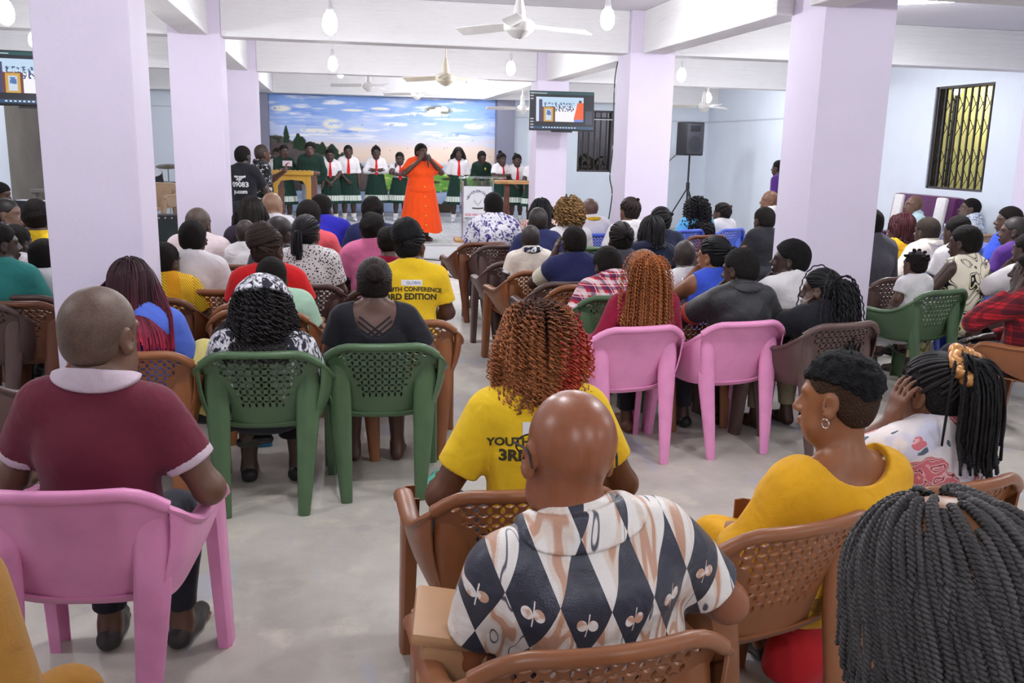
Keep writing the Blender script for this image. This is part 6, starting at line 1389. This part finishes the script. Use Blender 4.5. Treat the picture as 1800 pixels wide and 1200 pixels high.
p = PY(60, 138, 9.6); tv(p, math.radians(8), .86, math.radians(-6), 'wall screen at the upper left corner, partly behind the first pillar', .3)
b = MB(); b.tube([(p[0], p[1] + .28, p[2] + .12), (p[0], p[1] + .28, ZC)], .025, 8); setp(b.obj('ceiling_pole', gloss('pole_grey', (150, 150, 156), .4), None), 'grey pole from the ceiling behind the upper left wall screen', 'pole')
# loudspeaker on its stand
q = PY(1221, 244, 16.6); t = empty('loudspeaker', (q[0], 16.6, q[2]), math.radians(14), label='black loudspeaker high on a tripod in the right corner', cat='loudspeaker'); b = MB(); b.box((0, .14, 0), (.42, .30, .62), bev=.02); b.obj('cabinet', BLACK, t)
b = MB(); b.box((0, -.015, 0), (.37, .012, .56), bev=.004); gr = b.obj('grille', gloss('speaker_grille', (58, 58, 66), .6), t); b = MB(); b.lathe([(.15, 0), (.13, -.012), (.05, .012), (.02, .004)], 28, M=Matrix.Rotation(math.pi / 2, 4, 'X'), c=(0, -.023, -.10)); b.obj('woofer', gloss('woofer_grey', (44, 44, 50), .5), gr); b = MB(); b.box((0, -.022, .19), (.22, .008, .10), bev=.01); b.obj('horn', BLACK, gr)
t2 = empty('speaker_stand', (q[0] - .02, 16.75, 0), 0, label='black tripod stand carrying the corner loudspeaker', cat='stand'); zb = q[2] - .31; b = MB(); b.tube([(0, 0, .35), (0, 0, zb)], .018, 10); b.obj('pole', BLACK, t2); b = MB(); b.lathe([(.03, .95), (.036, .98), (.036, 1.08), (.03, 1.1)], 12); b.obj('collar', BLACK, t2)
for k in range(3): a = k * 2.094 + .5; b = MB(); b.tube([(0, 0, 1.0), (.55 * math.cos(a), .55 * math.sin(a), .02)], .013, 8); b.obj('leg', BLACK, t2)
# drums, chair and amplifier on the left of the stage
q = PZ(292, 372, .22); t = empty('drum_kit', (q[0], 17.6, .22), 0, label='black drum kit with a cymbal between the two left pillars', cat='drum kit')
def drum(x, y, z, r, dpt, rot, nm): 
    b = MB(); Mx = Matrix.Rotation(rot, 4, 'X'); b.lathe([(r, 0), (r * 1.02, .01), (r, .03), (r, dpt - .03), (r * 1.02, dpt - .01), (r, dpt)], 24, (x, y, z), Mx); b.obj(nm, BLACK, t); b = MB(); b.lathe([(r * .96, dpt), (r * .96, dpt + .004)], 24, (x, y, z), Mx); b.obj('drum_head', gloss('drum_skin', (180, 184, 190), .5), t)
drum(.05, 0, .30, .27, .4, math.pi / 2, 'bass_drum'); drum(-.05, -.05, .72, .17, .2, .5, 'tom_drum'); drum(.28, -.05, .72, .16, .2, .5, 'tom_drum'); drum(.42, .25, .42, .2, .3, 0, 'floor_tom')
for x, y, z in ((-.30, -.1, 1.03), (.5, .1, 1.0)): b = MB(); b.lathe([(.005, .03), (.04, .022), (.21, 0), (.2, -.003), (.005, .01)], 24, (x, y, z), Matrix.Rotation(.2, 4, 'X')); b.obj('cymbal', gloss('bronze', (110, 96, 70), .3, .5, .8), t); b = MB(); b.tube([(x, y, z), (x, y + .05, 0)], .01, 6); b.obj('cymbal_stand', CHROME, t)
q = PY(276, 380, 15.6); chair('tan', (q[0] - .02, 15.6, .22), math.radians(160), 'tan plastic armchair facing the hall on the stage, between the left pillars', False)
q = PY(284, 400, 14.25); t = empty('amplifier', (q[0], 14.25, .22), 0, label='black amplifier box on the edge of the stage before the tan chair', cat='amplifier'); b = MB(); b.box((0, 0, .20), (.60, .3, .40), bev=.015); b.obj('cabinet', BLACK, t); b = MB(); b.box((0, -.155, .17), (.54, .01, .28)); b.obj('grille_cloth', gloss('dark_grille_cloth', (50, 60, 60), .9), t); b = MB(); [b.lathe([(.014, 0), (.014, .02)], 10, (-.18 + i * .09, -.15, .36), Matrix.Rotation(math.pi / 2, 4, 'X')) for i in range(5)]; b.obj('knobs', CHROME, t)
q = PZ(70, 398, 0); t = empty('keyboard', (-3.55, 12.9, 0), math.radians(-25), label='dark keyboard on a stand at the far left beside the musician', cat='keyboard'); b = MB(); b.box((0, 0, .84), (1.0, .30, .09), bev=.01); kb = b.obj('body', BLACK, t); b = MB(); b.box((0, -.08, .888), (.9, .13, .012)); b.obj('keys', LABELW, kb)
b = MB(); b.tube([(-.3, -.15, 0), (.3, .15, .8)], .016, 8); b.tube([(.3, -.15, 0), (-.3, .15, .8)], .016, 8); b.tube([(-.3, .15, 0), (.3, -.15, .8)], .016, 8); b.tube([(.3, .15, 0), (-.3, -.15, .8)], .016, 8); b.obj('folding_stand', gloss('stand_grey', (120, 120, 120), .4), t)
t = empty('mixer_table', (-3.6, 13.6, 0), 0, label='grey equipment table against the bare wall at far left', cat='table'); b = MB(); b.box((0, 0, .98), (.8, .25, .04)); b.obj('table_top', gloss('table_grey', (120, 116, 108), .6), t)
for x in (-.36, .36): b = MB(); b.box((x, 0, .48), (.05, .2, .96)); b.obj('leg', gloss('table_grey', (120, 116, 108), .6), t)
# purple settee on the right
VELV = M('velvet', lambda: mat('purple_velvet', lambda: (lambda v, x, y, z: mixc(noise(v, 12, 3), S(62, 16, 62), S(92, 30, 88)))(*coords()), .7, .2, sheen=.3)); WHV = plain('white_velvet', 226, 222, 222)
q = PY(1600, 388, 11.1); t = empty('settee', (7.66, 11.1, 0), math.radians(90), label='purple velvet high-backed settee with white side bands under the grilled window', cat='sofa')
b = MB(); b.box((0, -.22, .78), (1.34, .22, .80), rx=.12, bev=.07); bk = b.obj('backrest', VELV, t)
for x in (-.46, .46): b = MB(); b.box((x, -.09, .80), (.20, .06, .74), rx=.12, bev=.03); b.obj('white_band', WHV, bk)
b = MB(); b.box((0, .18, .34), (1.14, .70, .2), bev=.06); b.obj('seat_cushion', VELV, t); b = MB(); b.box((0, .12, .15), (1.34, .74, .2), bev=.03); b.obj('base', VELV, t)
for x in (-.67, .67): b = MB(); b.box((x, .10, .40), (.18, .78, .5), bev=.07); b.obj('armrest', VELV, t)
for x in (-.58, .58):
    for y in (-.2, .42): b = MB(); b.lathe([(.03, 0), (.045, .06)], 10, (x, y, 0)); b.obj('leg', OAK, t)
# blue table, bottle and open book
q = PZ(1700, 412, .74); t = empty('plastic_table', (6.75, 8.95, 0), math.radians(8), label='blue plastic table before the man in the batik shirt', cat='table'); BL = plastic('table_blue', 84, 110, 214); b = MB(); b.box((0, 0, .725), (1.3, .62, .03), bev=.012); b.box((0, 0, .69), (1.22, .54, .05)); b.obj('table_top', BL, t)
for x in (-.56, .56):
    for y in (-.22, .22): b = MB(); b.tube([(x, y, .70), (x * 1.02, y * 1.04, 0)], [.032, .024], 10); b.obj('leg', BL, t)
q = PY(1662, 400, 8.95); t = empty('water_bottle', (q[0], 8.95, .742), 0, label='clear water bottle on the blue table', cat='bottle'); b = MB(); b.lathe([(.03, 0), (.034, .01), (.034, .09), (.031, .1), (.034, .11), (.033, .16), (.014, .2), (.013, .21)], 18); b.obj('bottle_body', ACRYL, t); b = MB(); b.lathe([(.016, .205), (.016, .228)], 14); b.obj('cap', LABELW, t)
q = PZ(1592, 424, .62); t = empty('book', (q[0] - .05, q[1], .60), math.radians(20), label='open dark-covered book on the lap beside the red-haired woman', cat='book'); b = MB(); b.box((0, 0, 0), (.26, .18, .012), bev=.003); b.obj('cover', BLACK, t); b = MB(); [b.box((s * .062, 0, .012), (.118, .165, .014), ry=s * .08) for s in (-1, 1)]; b.obj('pages', LABELW, t)
# bag on the lap of the man in front, red bag on the floor, turquoise bag, cables
P = PEOPLE['harl']; t = empty('leather_bag', P.loc + A(-.325, .12, .54), math.radians(-8), label='tan leather bag at the left side of the man in the diamond shirt', cat='bag'); TAN = gloss('tan_leather', (176, 134, 96), .45)
b = MB(); b.box((0, 0, .05), (.15, .26, .14), bev=.03, ry=.15); b.obj('bag_body', TAN, t); b = MB(); b.box((-.01, -.02, .12), (.16, .23, .03), bev=.012, ry=.15); b.obj('flap', TAN, t)
q = PZ(1410, 1165, .06); t = empty('red_bag', (q[0], q[1], 0), .4, label='red cloth bag on the floor under the mustard-dressed woman', cat='bag'); solid('bag_body', [ell((0, 0, .09), (.16, .10, .10), .03), wob(.01, 20, 2), half((0, 0, 0), (0, 0, -1))], .01, plain('red_cloth', 190, 40, 46), t); b = MB(); b.tube(smoothpath([(-.07, 0, .16), (-.05, 0, .24), (.05, 0, .24), (.07, 0, .16)], 14), .007, 6); b.obj('handle', plain('red_cloth', 190, 40, 46), t)
q = PZ(458, 782, 0); t = empty('turquoise_bag', (q[0], q[1], 0), .1, label='turquoise bag on the floor between the feet near the left green chair', cat='bag'); b = MB(); b.box((0, 0, .075), (.13, .10, .15), bev=.015); b.obj('bag_body', plain('turquoise', 40, 104, 132), t); b = MB(); b.tube(smoothpath([(-.04, 0, .15), (-.03, 0, .21), (.03, 0, .21), (.04, 0, .15)], 12), .005, 6); b.obj('handle', plain('turquoise', 40, 104, 132), t)
q = PZ(765, 862, 0); t = empty('clog', (q[0], q[1], 0), math.radians(-35), label='mint green rubber clog on the floor in the aisle beside the yellow-shirted girl', cat='shoe')
solid('upper', [cap((0, -.07, .04), (0, .05, .045), .042, .046, .03), cap((0, .05, .04), (0, .11, .03), .046, .036, .03), half((0, 0, .006), (0, 0, -1)), ell((0, -.06, .09), (.036, .06, .05), .01, op='-')] + [cap((x, y, .05), (x, y, .12), .006, k=.002, op='-') for x in (-.018, 0, .018) for y in (.05, .075, .1)], .006, MINT, t)
b = MB(); b.tube(smoothpath([(-.042, -.01, .06), (-.04, -.08, .075), (0, -.115, .078), (.04, -.08, .075), (.042, -.01, .06)], 24), .006, 6); b.obj('heel_strap', MINT, t)
def cable(pts, label, r=.007, m=None): b = MB(); b.tube(smoothpath(pts, 40), r, 6); setp(b.obj('cable', m or BLACK, None), label, 'cable')
cable([PZ(x, y, .008) for x, y in ((740, 482), (780, 486), (815, 487), (850, 484))], 'thin black cable across the aisle floor before the stage'); cable([PZ(x, y, .008) for x, y in ((745, 455), (800, 459), (860, 458))], 'thin dark cable along the foot of the stage')
cable([PY(x, y, 9.02) for x, y in ((1086, 108), (1080, 150), (1077, 260), (1072, 310), (1076, 340), (1070, 385))], 'black wire hanging down the left face of the second right pillar', .006)
cable([PY(x, y, 19.4) for x, y in ((1175, 284), (1188, 272), (1200, 262))], 'grey cable sagging across the back wall to the loudspeaker', .008)
